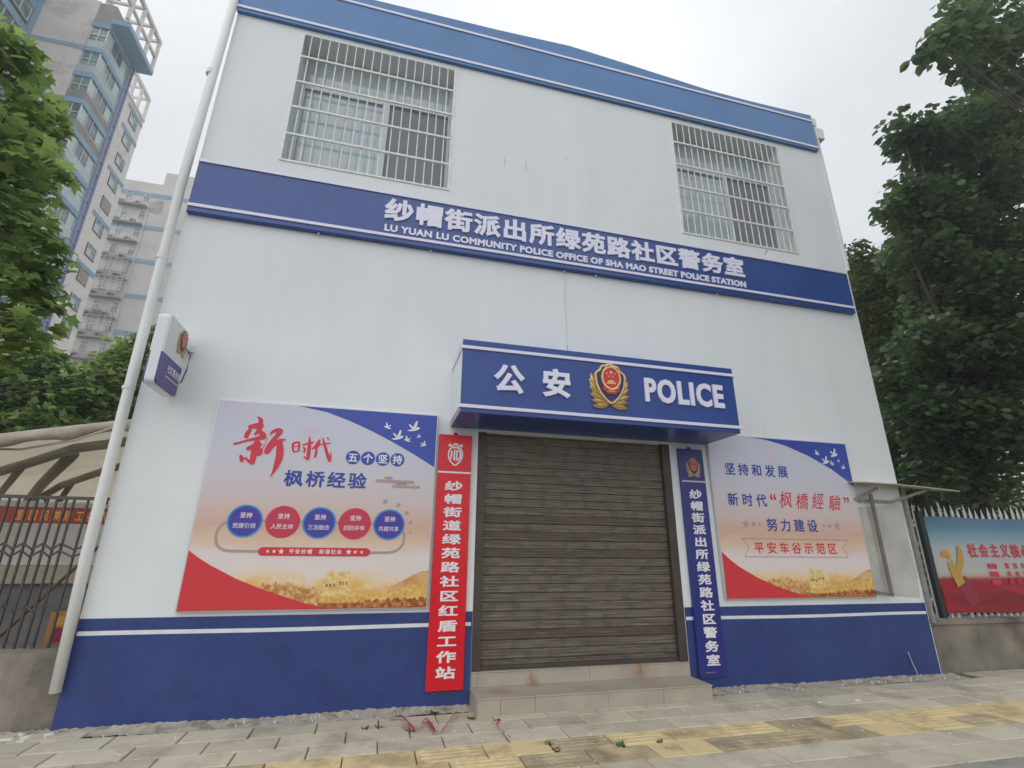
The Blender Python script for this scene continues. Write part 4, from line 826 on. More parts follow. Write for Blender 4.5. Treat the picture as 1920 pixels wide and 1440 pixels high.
for i, xx in enumerate(bx): m = MB(); m.box(xx - .0075, xx + .0075, .19, .21, .585, 1.87 if i else 2.3); m.build('bar', M['dark_steel'], gt)
for zhi, zlo, nm in ((1.468, 1.415, 'link_row'), (1.405, 1.352, 'link_row'), (.945, .885, 'link_row')):
    m = MB()
    for i in range(len(bx) - 1):
        z0_, z1_ = (zhi, zlo) if i % 2 else (zlo, zhi)
        m.bar((bx[i], .183, z1_), (bx[i + 1], .183, z0_), .017, .008)
    m.build(nm, M['dark_steel'], gt)
m = MB(); m.bar((-4.2, .2, 1.885), (-2.55, .2, 1.885), .03); m.build('top_rail', M['dark_steel'], gt)
m = MB(); m.tube([(-3.55, .62, .30), (-3.26, .5, .66), (-2.78, .42, 1.25), (-2.62, .40, 1.45)], .016, 8); tag(m.build('leaning_pole', M['pole_brown']), 'brown wooden pole leaning behind the folding gate', 'pole')
bt = thing('yard_booth', 'white panelled booth with a beige sill and grey lower half behind the folding gate', 'booth', (-4.4, 1.7, -.05))
m = MB(); m.box(-7.5, -2.6, 1.62, 3.0, 1.24, 1.95); m.build('white_panel', M['panel_white'], bt)
m = MB(); m.box(-7.5, -2.6, 1.54, 3.0, 1.05, 1.236); m.build('sill', M['beige'], bt)
m = MB(); m.box(-7.5, -2.6, 1.66, 3.0, -.05, 1.045); m.build('lower_panel', M['panel_grey'], bt)
ps = thing('small_poster', 'small orange and maroon poster with yellow round mark behind the gate', 'poster', (-2.78, .48, .35))
m = MB(); m.box(-2.90, -2.56, .47, .485, .35, .86); m.build('sheet', M['orange'], ps)
m = MB(); m.box(-2.84, -2.56, .464, .469, .60, .72); m.build('red_patch', M['maroon'], ps); m = MB(); m.prism(ell(-2.80, .775, .04, .045), Tw(.469), 0, .008); m.build('yellow_mark', M['yellow'], ps)
# shed roof: one membrane bay on steel arches
aw = thing('shed_awning', 'beige fabric awning on grey steel ribs behind the gate left of the building', 'awning', (-5.2, 4.5, -.05))
def roofz(x_, y_): return 2.60 + .21 * (x_ + 2.9) - .012 * (x_ + 2.9) ** 2 * .4 + .16 * math.sin(min(1, max(0, (y_ - .3) / 9)) * math.pi) * .6 + .02 * math.sin(y_ * 2.4)
m = MB(); vs = []; gx, gy = 20, 26
for i in range(gx + 1):
    for j in range(gy + 1):
        xx = -9.5 + 7.2 * i / gx; yy = .3 + 9.6 * j / gy; vs.append((xx, yy, max(roofz(max(xx, -6.2), yy), 2.05)))
m.add(vs, [(i * (gy + 1) + j, (i + 1) * (gy + 1) + j, (i + 1) * (gy + 1) + j + 1, i * (gy + 1) + j + 1) for i in range(gx) for j in range(gy)]); m.build('membrane', M['membrane'], aw, smooth=True)
m = MB(); vs = []; na = 80
for i in range(na + 1):
    xx = -9.5 + 7.2 * i / na; zt_ = max(roofz(max(xx, -6.2), .3), 2.05)
    d_ = .095 + .022 * math.sin(i * .9) + random.uniform(-.008, .008)
    for j, (dy, dz) in enumerate(((.05, .035), (-.02, .03), (-.055 + .015 * math.sin(i * .5), -.02), (-.045, -d_ * .7), (.0, -d_), (.06, -d_ * .85))): vs.append((xx, .3 + dy, zt_ + dz))
m.add(vs, [(i * 6 + j, (i + 1) * 6 + j, (i + 1) * 6 + j + 1, i * 6 + j + 1) for i in range(na) for j in range(5)]); m.build('rolled_edge', M['valance'], aw, smooth=True)
def rib(pts, r): 
    q = MB(); q.tube([(a, b_, roofz(max(a, -6.2), b_) - .09) for a, b_ in pts], r, 8); q.build('rib', M['truss'], aw, smooth=True)
rib([(-5.6, 2.0), (-4.31, 1.47), (-3.83, 1.2), (-3.28, .84), (-2.5, .80)], .055); rib([(-6.73, 5.72), (-5.47, 4.22), (-4.39, 2.97), (-3.51, 2.15), (-2.5, 1.6)], .05)
rib([(-3.99, 1.34), (-5.61, 3.74)], .042); rib([(-3.42, 1.1), (-4.4, 2.55), (-5.28, 3.94), (-7.46, 6.99)], .066); rib([(-4.35, 3.09), (-5.8, 5.6), (-7.21, 8.05)], .042); rib([(-5.63, 4.5), (-7.39, 7.7)], .05)
m = MB(); m.tube([(-3.86, .50, 2.36), (-3.52, .42, 2.36), (-3.03, .30, 2.46), (-2.7, .24, 2.60)], .012, 6); m.build('lacing_rope', M['beige'], aw)
m = MB(); m.box(-9.4, -3.0, 9.3, 9.5, 2.1, 2.45); m.box(-9.45, -9.3, 9.3, 9.45, -.05, 2.4); m.box(-3.05, -2.9, 9.3, 9.45, -.05, 2.4); m.build('back_beam', M['truss'], aw)
for i, (xx, lit) in enumerate(((-3.40, True), (-2.86, False))):
    y_ = .80; z_ = 1.885
    s = thing('spotlight', 'pale blue glowing spotlight above the red strip sign behind the gate' if lit else 'dark unlit spotlight above the red strip sign behind the gate', 'spotlight', (xx, y_, z_))
    q = MB(); q.tube([(xx, y_ + .06, z_ + .02), (xx, y_, z_), (xx, y_ - .04, z_ - .012)], [.02, .035, .042], 12); q.build('lamp_housing', M['black_plastic'], s)
    q = MB(); q.tube([(xx, y_ - .041, z_ - .012), (xx, y_ - .046, z_ - .0135)], [.036, .036], 12); q.build('lens', M['lamp_lens'] if lit else M['dark'], s)
    q = MB(); q.tube([(xx, y_ + .03, z_), (xx, y_ + .05, z_ - .06)], .012, 6); q.build('bracket', M['dark_steel'], s)
ls = thing('strip_sign', 'red strip sign with yellow characters under the awning behind the gate', 'sign', (-3.9, .62, 1.65))
m = MB(); m.box(-5.6, -2.62, .60, .68, 1.665, 1.815); m.build('red_face', M['led_red'], ls); m = MB(); m.box(-5.62, -2.60, .59, .69, 1.817, 1.86); m.build('top_frame', M['truss'], ls)
m = MB(); cjk(m, '宣国民美居工各示', -3.48, 1.69, .070, .10, .1000, Tw(.60), 0, .003, .02); m.build('lettering', M['led_yellow'], ls)
for i, (za, zb, lab) in enumerate(((4.75, 5.30, 'thin overhead cable crossing in front of the towers, upper of two'), (4.55, 5.12, 'thin overhead cable crossing in front of the towers, lower of two'))):
    m = MB(); pa, pb = Vector((-12.5, 6, za - 1.2)), Vector((-3.4, 6, zb + .35)); m.tube([pa.lerp(pb, t) + Vector((0, 0, -.25 * math.sin(t * math.pi))) for t in np.linspace(0, 1, 14)], .010, 5); tag(m.build('overhead_cable', M['black_plastic']), lab, 'cable', 'overhead cables')

# ------------------------------------------------------------------ right side: low wall, picket fence, banner, notice frame
mb = MB(); n = 80
for i in range(n):
    xa, xb = 7.176 + 17 * i / n, 7.176 + 17 * (i + 1) / n; q = lambda k_: .010 * math.sin(k_ * 1.3) + .006 * math.sin(k_ * 3.1)
    mb.add([(xa, .06 + q(i), -.2), (xb, .06 + q(i + 1), -.2), (xb, .07 + q(i + 1), .555), (xa, .07 + q(i), .555), (xb, .03, .565), (xa, .03, .565), (xb, .03, .625 + q(i + 1) * .5), (xa, .03, .625 + q(i) * .5), (xb, .40, .625), (xa, .40, .625), (xb, .40, -.2), (xa, .40, -.2)],
           [(0, 1, 2, 3), (3, 2, 4, 5), (5, 4, 6, 7), (7, 6, 8, 9), (9, 8, 10, 11)])
tag(mb.build('low_wall', M['concrete']), 'stained low concrete wall under the white picket fence right of the building', 'wall')
fn = thing('picket_fence', 'white pointed steel picket fence on the low wall behind the red and blue banner', 'fence', (11.5, .2, .62))
xp = 7.36; proto = None
while xp < 15.5:
    if proto is None:
        m = MB(); v0 = xp; m.add([(xp - .014, .19, .62), (xp + .014, .19, .62), (xp + .014, .215, .62), (xp - .014, .215, .62), (xp - .014, .19, 2.04), (xp + .014, .19, 2.04), (xp + .014, .215, 2.04), (xp - .014, .215, 2.04), (xp, .2025, 2.165)],
                                [(0, 1, 5, 4), (1, 2, 6, 5), (2, 3, 7, 6), (3, 0, 4, 7), (4, 5, 8), (5, 6, 8), (6, 7, 8), (7, 4, 8)]); proto = m.build('picket', M['fence_white'], fn)
    else:
        c = proto.copy(); COL.objects.link(c); c.parent = fn; c.location.x += xp - v0; c.rotation_euler.y = random.uniform(-.012, .012)
    xp += .1245
for zz in (.86, 1.86): m = MB(); m.box(7.2, 15.6, .216, .246, zz - .02, zz + .02); m.build('rail', M['fence_white'], fn)
m = MB(); m.box(7.60, 7.68, .13, .19, .62, 2.06); m.build('post', M['post_green'], fn)
m = MB(); m.box(7.29, 7.35, .10, .16, .62, 2.26); m.build('post', M['frame_grey'], fn)
bn = thing('fence_banner', 'large red and blue printed banner with red characters tied on the picket fence', 'banner', (10.4, .15, .68))
vs = []; fs = []; gx, gy = 40, 16; m = MB()
for i in range(gx + 1):
    for j in range(gy + 1):
        xx = 7.73 + 5.4 * i / gx; zz = .68 + 1.30 * j / gy + .008 * math.sin(i * .5) * (1 if j in (0, gy) else .4); vs.append((xx, 0.165 + .004 * math.sin(i * .7 + j * .2) * math.sin(j * .4), zz))
m.add(vs, [(i * (gy + 1) + j, (i + 1) * (gy + 1) + j, (i + 1) * (gy + 1) + j + 1, i * (gy + 1) + j + 1) for i in range(gx) for j in range(gy)]); m.build('sheet', M['banner'], bn, smooth=True)
TB = Tw(.1595)
layer(bn, 'printed_flag', [[(7.735, .69), (13.1, .69), (13.1, 1.30), (12.2, 1.18), (11.0, 1.28), (10.0, .93), (9.25, .90), (8.75, 1.02), (8.2, 1.09), (7.95, 1.02), (7.735, 1.05)]], TB, 1, mat('flag_print', (.42, .008, .018), .45, col2=(.20, .006, .014), scale=1.4, stretch=(.5, 1, 3)))
for nm_, lv_, mt_, pts_ in (('sleeve_print', 2, 'maroon', [(8.30, .80, .10), (8.22, .98, .12), (8.14, 1.12, .10)]), ('arm_print', 3, 'yellow', [(8.12, 1.05, .085), (8.05, 1.22, .075), (8.00, 1.36, .055)]), ('fist_print', 4, 'led_yellow', [(7.88, 1.44, .025), (7.96, 1.47, .05), (8.04, 1.41, .03)]),
                            ('hand_print', 5, 'yellow', [(8.10, 1.20, .045), (8.19, 1.33, .055), (8.24, 1.47, .05), (8.24, 1.58, .02)])):
    layer(bn, nm_, stroke(pts_), TB, lv_, M[mt_])
m = MB(); cjk(m, '社会主义核心价值观', 8.42, 1.425, .17, .185, .215, TB, .003, .003, .03); m.build('red_heading', M['ink_red'], bn)
layer(bn, 'red_lozenge', [[(8.72, z_), (8.90, z_), (8.90, z_ + .07), (8.72, z_ + .07)] for z_ in (1.265, 1.155, 1.045)], TB, 2, M['ink_red'])
for z_, t_ in ((1.27, '富强民主文明和谐'), (1.16, '自由平等公正法治'), (1.05, '爱国敬业诚信友善')): m = MB(); cjk(m, t_, 9.07, z_, .085, .075, .165, TB, .003, .003, .02); m.build('red_small_text', M['ink_red'], bn)
ib = thing('information_board', 'narrow grey white information board with dark printed blocks behind the picket fence', 'notice board', (8.25, .85, -.05))
m = MB(); m.box(8.05, 8.75, .85, .89, .70, 1.66); m.build('panel', M['info_white'], ib)
m = MB(); rr = random.Random(5)
for r_ in range(6):
    for c_ in range(3):
        x0_ = 8.10 + c_ * .21; m.box(x0_, x0_ + rr.uniform(.09, .16), .846, .85, 1.50 - r_ * .125, 1.575 - r_ * .125)
m.build('printed_block', M['text_grey'], ib)
m = MB(); m.box(8.04, 8.76, .84, .90, .60, .70); m.build('blue_base', M['info_blue'], ib); m = MB(); m.box(8.10, 8.15, .86, .90, -.05, .6); m.box(8.65, 8.70, .86, .90, -.05, .6); m.build('leg', M['post_green'], ib)
nf = thing('notice_frame', 'old grey metal notice frame with thin roof at the right end of the building', 'notice board', (6.9, -.06, .73))
m = MB(); vs = []
for i in range(13):
    xx = 6.22 + 1.76 * i / 12; zz = 2.385 - .03 * (i / 12) ** 2 * 1.6 + (.006 if i == 4 else 0)
    vs += [(xx, -.30 + .06 * i / 12, zz - .035), (xx, .12, zz + .02), (xx, .12, zz + .032), (xx, -.30 + .06 * i / 12, zz - .020)]
m.add(vs, [(4 * i + j, 4 * i + 4 + j, 4 * i + 4 + (j + 1) % 4, 4 * i + (j + 1) % 4) for i in range(12) for j in range(4)] + [(0, 1, 2, 3), (51, 50, 49, 48)]); m.build('roof_sheet', M['beige'], nf)
def fb(nm, a, b_, w_, mt='frame_grey'): q = MB(); q.bar(a, b_, w_, .025); q.build(nm, M[mt], nf)
fb('bracket', (6.27, -.05, 2.15), (6.62, -.14, 2.31), .035); fb('bracket', (6.95, -.05, 2.15), (7.56, -.14, 2.335), .035)
fb('cross_rail', (6.26, -.04, 2.155), (6.955, -.04, 2.145), .035)
fb('upright', (6.545, -.08, 2.24), (6.541, -.08, .955), .045, 'frame_brown'); fb('bottom_rail', (6.29, -.08, .985), (6.56, -.08, .945), .035, 'frame_brown')
fb('upright', (7.205, -.03, 2.33), (7.20, -.03, .60), .05)
fb('upright', (7.215, .05, 2.23), (7.215, .05, .64), .035)

# ------------------------------------------------------------------ parked car seen over the banner, pale house behind the trees
def car(x0, y0, L_, label):
    c = thing('parked_car', label, 'car', (x0 + L_ / 2, y0 + .85, -.05)); m = MB(); w_ = 1.7; zb = -.05
    side = [(0, .25), (.02, .62), (.25, .78), (1.15, .88), (1.75, 1.38), (3.05, 1.42), (3.75, .98), (4.3, .92), (4.4, .55), (4.36, .25)]
    prev = None
    vs = []
    for t_, (ins) in ((0, .10), (.12, 0), (.88, 0), (1, .10)):
        for (a, b_) in side:
            tuck = ins + (.16 if b_ > 1.2 else 0) * (1 if t_ in (0, 1) else .45)
            vs.append((x0 + a * L_ / 4.4, y0 + w_ * t_ + (tuck if t_ < .5 else -tuck), zb + b_))
    n = len(side); m.add(vs, [(k_ * n + i, k_ * n + (i + 1) % n, (k_ + 1) * n + (i + 1) % n, (k_ + 1) * n + i) for k_ in range(3) for i in range(n)] + [tuple(range(n)), tuple(range(4 * n - 1, 3 * n - 1, -1))]); m.build('body', M['car_paint'], c)
    s_ = L_ / 4.4; g = MB(); g.add([(x0 + 1.35 * s_, y0 - .004 + .09, zb + .93), (x0 + 3.55 * s_, y0 - .004 + .09, zb + .97), (x0 + 3.0 * s_, y0 + .24, zb + 1.36), (x0 + 1.8 * s_, y0 + .24, zb + 1.33)], [(0, 1, 2, 3)])
    g.add([(x0 + 1.13 * s_, y0 + .25, zb + .90), (x0 + 1.70 * s_, y0 + .3, zb + 1.36), (x0 + 1.70 * s_, y0 + 1.4, zb + 1.36), (x0 + 1.13 * s_, y0 + 1.45, zb + .90)], [(0, 3, 2, 1)]); g.build('glazing', M['glass_dark'], c)
    for a in (.85, 3.5):
        for yy in (y0 - .01, y0 + w_ - .17):
            q = MB(); q.tube([(x0 + a * s_, yy, zb + .31), (x0 + a * s_, yy + .18, zb + .31)], .31, 20); q.build('wheel', M['tyre'], c)
car(11.2, 2.6, 4.3, 'pale blue car parked in the yard behind the banner and picket fence'); 
hs = thing('far_house', 'pale cream house standing far behind the dark trees on the right', 'house', (34, 24, -.05))
m = MB(); m.box(24, 44, 20, 28, -.05, 6.2); m.build('wall', M['pale_wall'], hs)
m = MB(); m.add([(23.5, 19.5, 6.2), (44.5, 19.5, 6.2), (44.5, 28.5, 6.2), (23.5, 28.5, 6.2), (26, 24, 8.2), (42, 24, 8.2)], [(0, 1, 5, 4), (2, 3, 4, 5), (1, 2, 5), (3, 0, 4), (3, 2, 1, 0)]); m.build('roof', M['panel_grey'], hs)
for i in range(7):
    q = MB(); q.box(25.2 + i * 2.7, 26.6 + i * 2.7, 19.95, 20.02, 1.2, 2.9); f_ = q.build('window', M['alu'], hs); q = MB(); q.box(25.28 + i * 2.7, 26.52 + i * 2.7, 19.93, 19.95, 1.28, 2.82); q.build('pane', M['glass_dark'], f_)

# ------------------------------------------------------------------ residential towers on the left
FH = 2.94
ta = thing('apartment_tower', 'beige and blue apartment tower with glazed balconies and projecting roof frame, nearest on the left', 'building', (-31, 38, -.05))
X0, Y0 = -27.6, 35.44; TOPZ = 49.4
m = MB(); m.box(-33.1, -29.02, 35.44, 42, -.05, TOPZ); m.build('wall', M['tower_beige'], ta)
m = MB(); m.box(-29.02, X0 - .16, 35.60, 39.6, -.05, TOPZ); m.build('core_wall', M['tower_grey'], ta)
m = MB(); m.box(-29.02, X0, 39.24, 39.42, -.05, TOPZ); m.box(-29.0, X0, Y0, Y0 + .12, -.05, 0.1); m.build('end_pier', M['tower_blue'], ta)
nf_ = 0
for k_ in range(0, 15):
    zb = 46.25 - FH * k_                        # underside of the blue slab band, window below it
    if zb < 7: break
    q = MB(); q.box(-29.06, X0 + .05, Y0 - .05, 39.24, zb, zb + .50); q.build('slab_band', M['tower_blue'], ta)
    if k_ % 2 == 1: q = MB(); q.box(-33.15, -29.065, Y0 - .04, 36, zb + .05, zb + .48); q.build('wall_band', M['tower_blue'], ta)
    grey = k_ in (2, 3)
    pm = M['tower_grey'] if grey else M['tower_teal']
    q = MB(); q.box(-28.98, X0 - .02, Y0 + .02, 39.22, zb - FH + .5, zb - FH + 1.35); q.build('parapet', pm, ta)
    gq = MB(); gq.box(X0 - .12, X0 - .08, Y0 + .08, 39.2, zb - FH + 1.36, zb - .01); gq.box(-28.94, X0 - .12, Y0 + .08, Y0 + .12, zb - FH + 1.36, zb - .01); gl = gq.build('balcony_glazing', M['tower_glass'], ta)
    for (a, b_) in ((.10, .95), (2.75, 3.65)):
        MB().box(X0 - .079, X0 - .06, Y0 + .02 + a, Y0 + b_, zb - FH + 1.45, zb - .12).build('curtain', M['curtain'], gl)
    q = MB()
    for yy in np.linspace(Y0 + .1, 39.15, 5): q.box(X0 - .055, X0 - .01, yy - .025, yy + .025, zb - FH + 1.36, zb - .01)
    for xx in np.linspace(-28.95, X0 - .05, 3): q.box(xx - .03, xx + .03, Y0 + .02, Y0 + .07, zb - FH + 1.36, zb - .01)
    q.box(X0 - .055, X0, Y0 + .02, 39.2, zb - FH + 1.34, zb - FH + 1.42); q.box(-28.96, X0, Y0, Y0 + .06, zb - FH + 2.0, zb - FH + 2.07)
    q.build('glazing_bar', M['alu'] if k_ % 2 else M['frame_white'], gl)
    if grey or k_ == 1:
        q = MB()
        for i in range(13): q.box(-28.95 + i * .11, -28.93 + i * .11, Y0 - .06, Y0 - .04, zb - FH + .6, zb - FH + 1.7)
        for i in range(20): q.box(X0 + .05, X0 + .07, Y0 + .1 + i * .19, Y0 + .12 + i * .19, zb - FH + .6, zb - FH + 1.6)
        q.build('balcony_bars', M['frame_white'] if k_ == 1 else M['frame_grey'], gl)
m = MB(); m.box(X0 - .3, X0 + .12, 39.43, 39.52, -.05, 47.2); m.box(X0 - .3, X0 + .12, 39.98, 40.08, -.05, 47.2); m.box(X0 - .3, X0 - .05, 39.52, 39.98, -.05, 47.2)
for k_ in range(32): m.box(X0 - .05, X0 + .08, 39.52, 39.98, 47.0 - k_ * 1.47 - .1, 47.0 - k_ * 1.47)
m.build('duct_strip', M['tower_purple'], ta)
m = MB(); m.box(X0 + .06, -26.1, 35.2, 40.35, 46.83, 47.35); m.build('roof_slab', M['tower_blue'], ta)
m = MB()
for yy in (33.1, 34.9, 36.7, 38.5, 40.15): m.box(-26.38, -26.12, yy - .13, yy + .13, 47.36, 51.0)
m.box(-26.4, -26.1, 33.0, 40.3, 51.0, 51.4)
m.box(-26.37, -26.13, 33.1, 40.2, 48.9, 49.15)
for yy in (33.1, 34.9, 36.7, 38.5, 40.15): m.box(-29.4, -26.4, yy - .1, yy + .1, 51.05, 51.35); 
for yy in (36.7, 40.15): m.box(-29.5, -29.2, yy - .12, yy + .12, 47.36, 51.0)
m.box(-29.45, -29.15, 33.0, 40.3, 51.0, 51.38); m.build('roof_frame', M['tower_white'], ta)
# wing that stands forward on the far left
m = MB(); m.box(-48, -33.4, 26.0, 35.4, -.05, 52); m.build('wing_wall', M['tower_grey'], ta)
for k_ in range(0, 15):
    zb = 46.4 - FH * k_ + FH
    if zb < 7: break
    q = MB(); q.box(-48, -33.05, 25.9, 35.42, zb - .25, zb + .45); q.build('slab_band', M['tower_blue'], ta)
    q = MB(); q.box(-33.40, -33.15, 26.3, 34.9, zb - 1.9, zb - .26); gl = q.build('balcony_glazing', M['tower_glass'], ta)
    q = MB()
    for yy in np.linspace(26.5, 34.8, 9): q.box(-33.15, -33.1, yy - .04, yy + .04, zb - 1.9, zb - .26)
    q.box(-33.15, -33.08, 26.3, 34.9, zb - 1.95, zb - 1.87); q.build('glazing_bar', M['alu'], gl)
m = MB(); m.box(-33.9, -33.0, 34.95, 35.43, -.05, 52); m.build('wing_pier', M['tower_blue'], ta)

tb = thing('apartment_tower', 'white apartment block with square windows and short blue bands behind the balcony tower', 'building', (-36, 46, -.05))
XB = -31.7
m = MB(); m.box(-42, XB, 40.5, 51.2, -.05, 50.3); m.build('wall', M['tower_white'], tb)
for k_ in range(14):
    zt_ = 49.3 - FH * k_ - .1
    if zt_ < 8: break
    f_ = MB(); f_.box(XB - .05, XB + .05, 48.5, 50.25, zt_ - 1.42, zt_ + .04); fo = f_.build('window', M['dark'] if k_ % 4 != 9 else M['alu'], tb)
    blind = k_ in (4, 7)
    q = MB(); q.box(XB + .05, XB + .065, 48.56, 50.19, zt_ - 1.36, zt_ - .02); q.build('pane', M['tower_grey'] if blind else M['tower_glass'], fo)
    if not blind:
        q = MB()
        for yy in (48.58, 49.35, 50.17): q.box(XB + .065, XB + .10, yy - .03, yy + .03, zt_ - 1.36, zt_ - .02)
        q.box(XB + .065, XB + .10, 48.56, 50.19, zt_ - .50, zt_ - .44); q.build('frame', M['alu'], fo)
        q = MB(); q.box(XB + .065, XB + .08, 48.62, 49.3, zt_ - 1.3, zt_ - .52); q.build('sash', M['curtain'], fo)
    if k_ % 2 == 1 or k_ == 0:
        q = MB(); q.box(XB - .05, XB + .04, 47.75, 51.24, zt_ + .10, zt_ + .62); q.build('wall_band', M['tower_blue'], tb)
        q = MB(); q.box(XB - .05, XB + .045, 44.6, 45.6, zt_ + .10 - 1.2, zt_ + .62 - 1.2); q.build('wall_band', M['tower_blue'], tb)
m = MB(); m.box(-42, XB + .1, 40.5, 51.3, 50.3, 50.6); 
for yy in (46.0, 47.7, 49.4, 51.1): m.box(XB - .2, XB + .08, yy - .12, yy + .12, 50.6, 53.5)
m.box(XB - .25, XB + .1, 45.9, 51.25, 53.5, 53.9); m.box(-36, -35.8, 45.9, 51.2, 53.5, 53.85)
for yy in (46.0, 49.4, 51.1): m.box(-36, XB - .2, yy - .1, yy + .1, 53.5, 53.8)
m.box(-36.1, -35.8, 50.9, 51.2, 50.6, 53.5); m.build('roof_frame', M['tower_white'], tb)

tf = thing('apartment_tower', 'farther grey white apartment block with railed ledges and a soot stain', 'building', (-38, 78, -.05))
m = MB(); m.box(-60, -30, 72, 86, -.05, 56.7); m.box(-38, -30, 72, 86, 56.7, 59.1); m.build('wall', M['tower_far'], tf)
for zb in (54.45, 48.50, 42.6, 36.7, 30.8, 24.9):
    a_ = -43.4 if zb > 54 else -60
    m = MB(); m.box(-60, -30, 71.93, 72, zb - .35, zb + .35) if zb > 42 else m.box(-38.9, -30, 71.93, 72, zb - .35, zb + .35); m.build('wall_band', M['tower_blue'], tf)
MB().prism([(-39.3, 53.0), (-38.6, 53.3), (-37.9, 53.8), (-37.3, 53.7), (-37.15, 52.2), (-37.3, 51.3), (-38.0, 51.1), (-38.7, 51.3), (-39.2, 51.8)], Tw(72), 0, .02).build('soot_stain', M['soot'], tf)
ORD = ['top', 'second', 'third', 'fourth', 'fifth', 'sixth', 'seventh', 'eighth', 'ninth']
acp = None
for k_ in range(9):
    zl = 52.0 - 3.19 * k_ + (0.0 if k_ else .1)
    m = MB(); m.box(-43.1, -39.2, 71.15, 72, zl - .22, zl); lg_ = m.build('ledge', M['tower_grey'], tf)
    m = MB()
    for zz in (zl + .35, zl + .75): m.box(-43.1, -39.2, 71.17, 71.21, zz - .03, zz + .03)
    for xx in np.linspace(-43.05, -39.25, 9): m.box(xx - .02, xx + .02, 71.17, 71.21, zl, zl + .78)
    m.build('railing', M['tower_grey'] if k_ > 2 else M['frame_white'], lg_)
    if k_ in (4, 5, 7):
        m = MB()
        for i in range(7): m.box(-43.1, -39.2, 71.0, 71.04, zl + .95 + i * .27, zl + .99 + i * .27)
        for xx in np.linspace(-43.05, -39.25, 6): m.box(xx - .02, xx + .02, 71.0, 71.04, zl + .8, zl + 2.9)
        m.build('cage', M['frame_white'], lg_)
    for xa in (-42.5, -40.1):
        m = MB(); m.box(xa, xa + .78, 71.92, 72.0, zl + 1.0, zl + 2.55); f_ = m.build('window', M['alu'], tf)
        m = MB()
        for (a, b_, c_, d_) in ((.06, .36, 0, .95), (.42, .72, 0, .95), (.06, .72, 1.03, 1.45)): m.box(xa + a, xa + b_, 71.90, 71.92, zl + 1.05 + c_, zl + 1.05 + d_)
        m.build('pane', M['tower_glass'], f_)
    for j, xa in enumerate((-42.6, -40.5)):
        lab = 'air conditioner at the %s end of the %s ledge from the top' % (('left', 'right')[j], ORD[k_])
        if acp is None:
            acp = thing('air_conditioner', lab, 'air conditioner', (xa, 71.5, zl), 'air conditioners on the ledges')
            q = MB(); q.box(xa - .4, xa + .4, 71.3, 71.7, zl, zl + .6); q.build('casing', M['tower_grey'], acp); q = MB(); q.tube([(xa, 71.30, zl + .3), (xa, 71.28, zl + .3)], .24, 14); q.build('fan_grille', M['dark'], acp); base_ = (xa, zl)
        else:
            c = copy_tree(acp); c.location.x = xa; c.location.z = zl; c['label'] = lab
m = MB(); m.box(-41.9, -40.9, 71.25, 71.7, 52.0 - 3.19 * 6, 52.0 - 3.19 * 6 + .75); tag(m.build('brick_planter', M['brick_box']), 'reddish brown box standing on a railed ledge of the farther block', 'box')
m = MB(); m.tube([(-39.03, 71.9, 52.6), (-39.05, 71.9, 20)], .06, 8); m.build('rain_pipe', M['frame_white'], tf)

# ------------------------------------------------------------------ trees
OV = np.array([(0, 0, 0), (.30, .30, .05), (.36, .62, .03), (0, 1.0, -.06), (-.36, .62, .03), (-.30, .30, .05)])          # ovate leaf
LOB = np.array([(0, 0, 0), (.16, .10, 0), (.55, .05, -.03), (.34, .34, .02), (.52, .68, -.04), (.20, .62, .02), (0, 1.0, -.06), (-.20, .62, .02), (-.52, .68, -.04), (-.34, .34, .02), (-.55, .05, -.03), (-.16, .10, 0)])
def crown(parent, clumps, m, size, dens, shape, droop=.35, name='crown', fill=1.0):
    P = []; S = []; 
    for (cx_, cy_, cz_, r_) in clumps:
        n = max(12, int(dens * r_ ** 2.2))
        d = RNG.normal(size=(n, 3)); d /= np.linalg.norm(d, axis=1)[:, None]
        rad = r_ * (RNG.uniform(0.0, 1, n) ** .42) * (1 + .18 * np.sin(d[:, 0] * 5 + cx_ * 3) * np.sin(d[:, 2] * 6 + cz_))
        p = d * rad[:, None]; p[:, 2] *= .85; P.append(p + (cx_, cy_, cz_))
    P = np.concatenate(P); n = len(P)
    # leaf frames: tip direction mostly outward/down, normal mostly upward
    a = RNG.uniform(0, 2 * np.pi, n); tip = np.stack([np.cos(a), np.sin(a), RNG.normal(-droop, .4, n)], 1); tip /= np.linalg.norm(tip, axis=1)[:, None]
    up = np.stack([RNG.normal(0, .45, n), RNG.normal(0, .45, n), np.ones(n)], 1); sd_ = np.cross(tip, up); sd_ /= np.linalg.norm(sd_, axis=1)[:, None]; nr = np.cross(sd_, tip)
    s = size * RNG.uniform(.65, 1.2, n)
    k_ = len(shape); V = P[:, None, :] + s[:, None, None] * (shape[None, :, 0:1] * sd_[:, None, :] + shape[None, :, 1:2] * tip[:, None, :] + shape[None, :, 2:3] * nr[:, None, :])
    V = V.reshape(-1, 3) - np.array(parent.location)
    me = bpy.data.meshes.new(name); me.vertices.add(n * k_); me.vertices.foreach_set('co', V.astype(np.float32).ravel())
    me.loops.add(n * k_); me.loops.foreach_set('vertex_index', np.arange(n * k_, dtype=np.int32)); me.polygons.add(n)
    me.polygons.foreach_set('loop_start', np.arange(0, n * k_, k_, dtype=np.int32)); me.update(calc_edges=True)
    at = me.attributes.new('leaf', 'FLOAT', 'FACE'); at.data.foreach_set('value', RNG.uniform(0, 1, n).astype(np.float32))
    me.materials.append(m); o = bpy.data.objects.new(name, me); COL.objects.link(o); o.parent = parent; return o
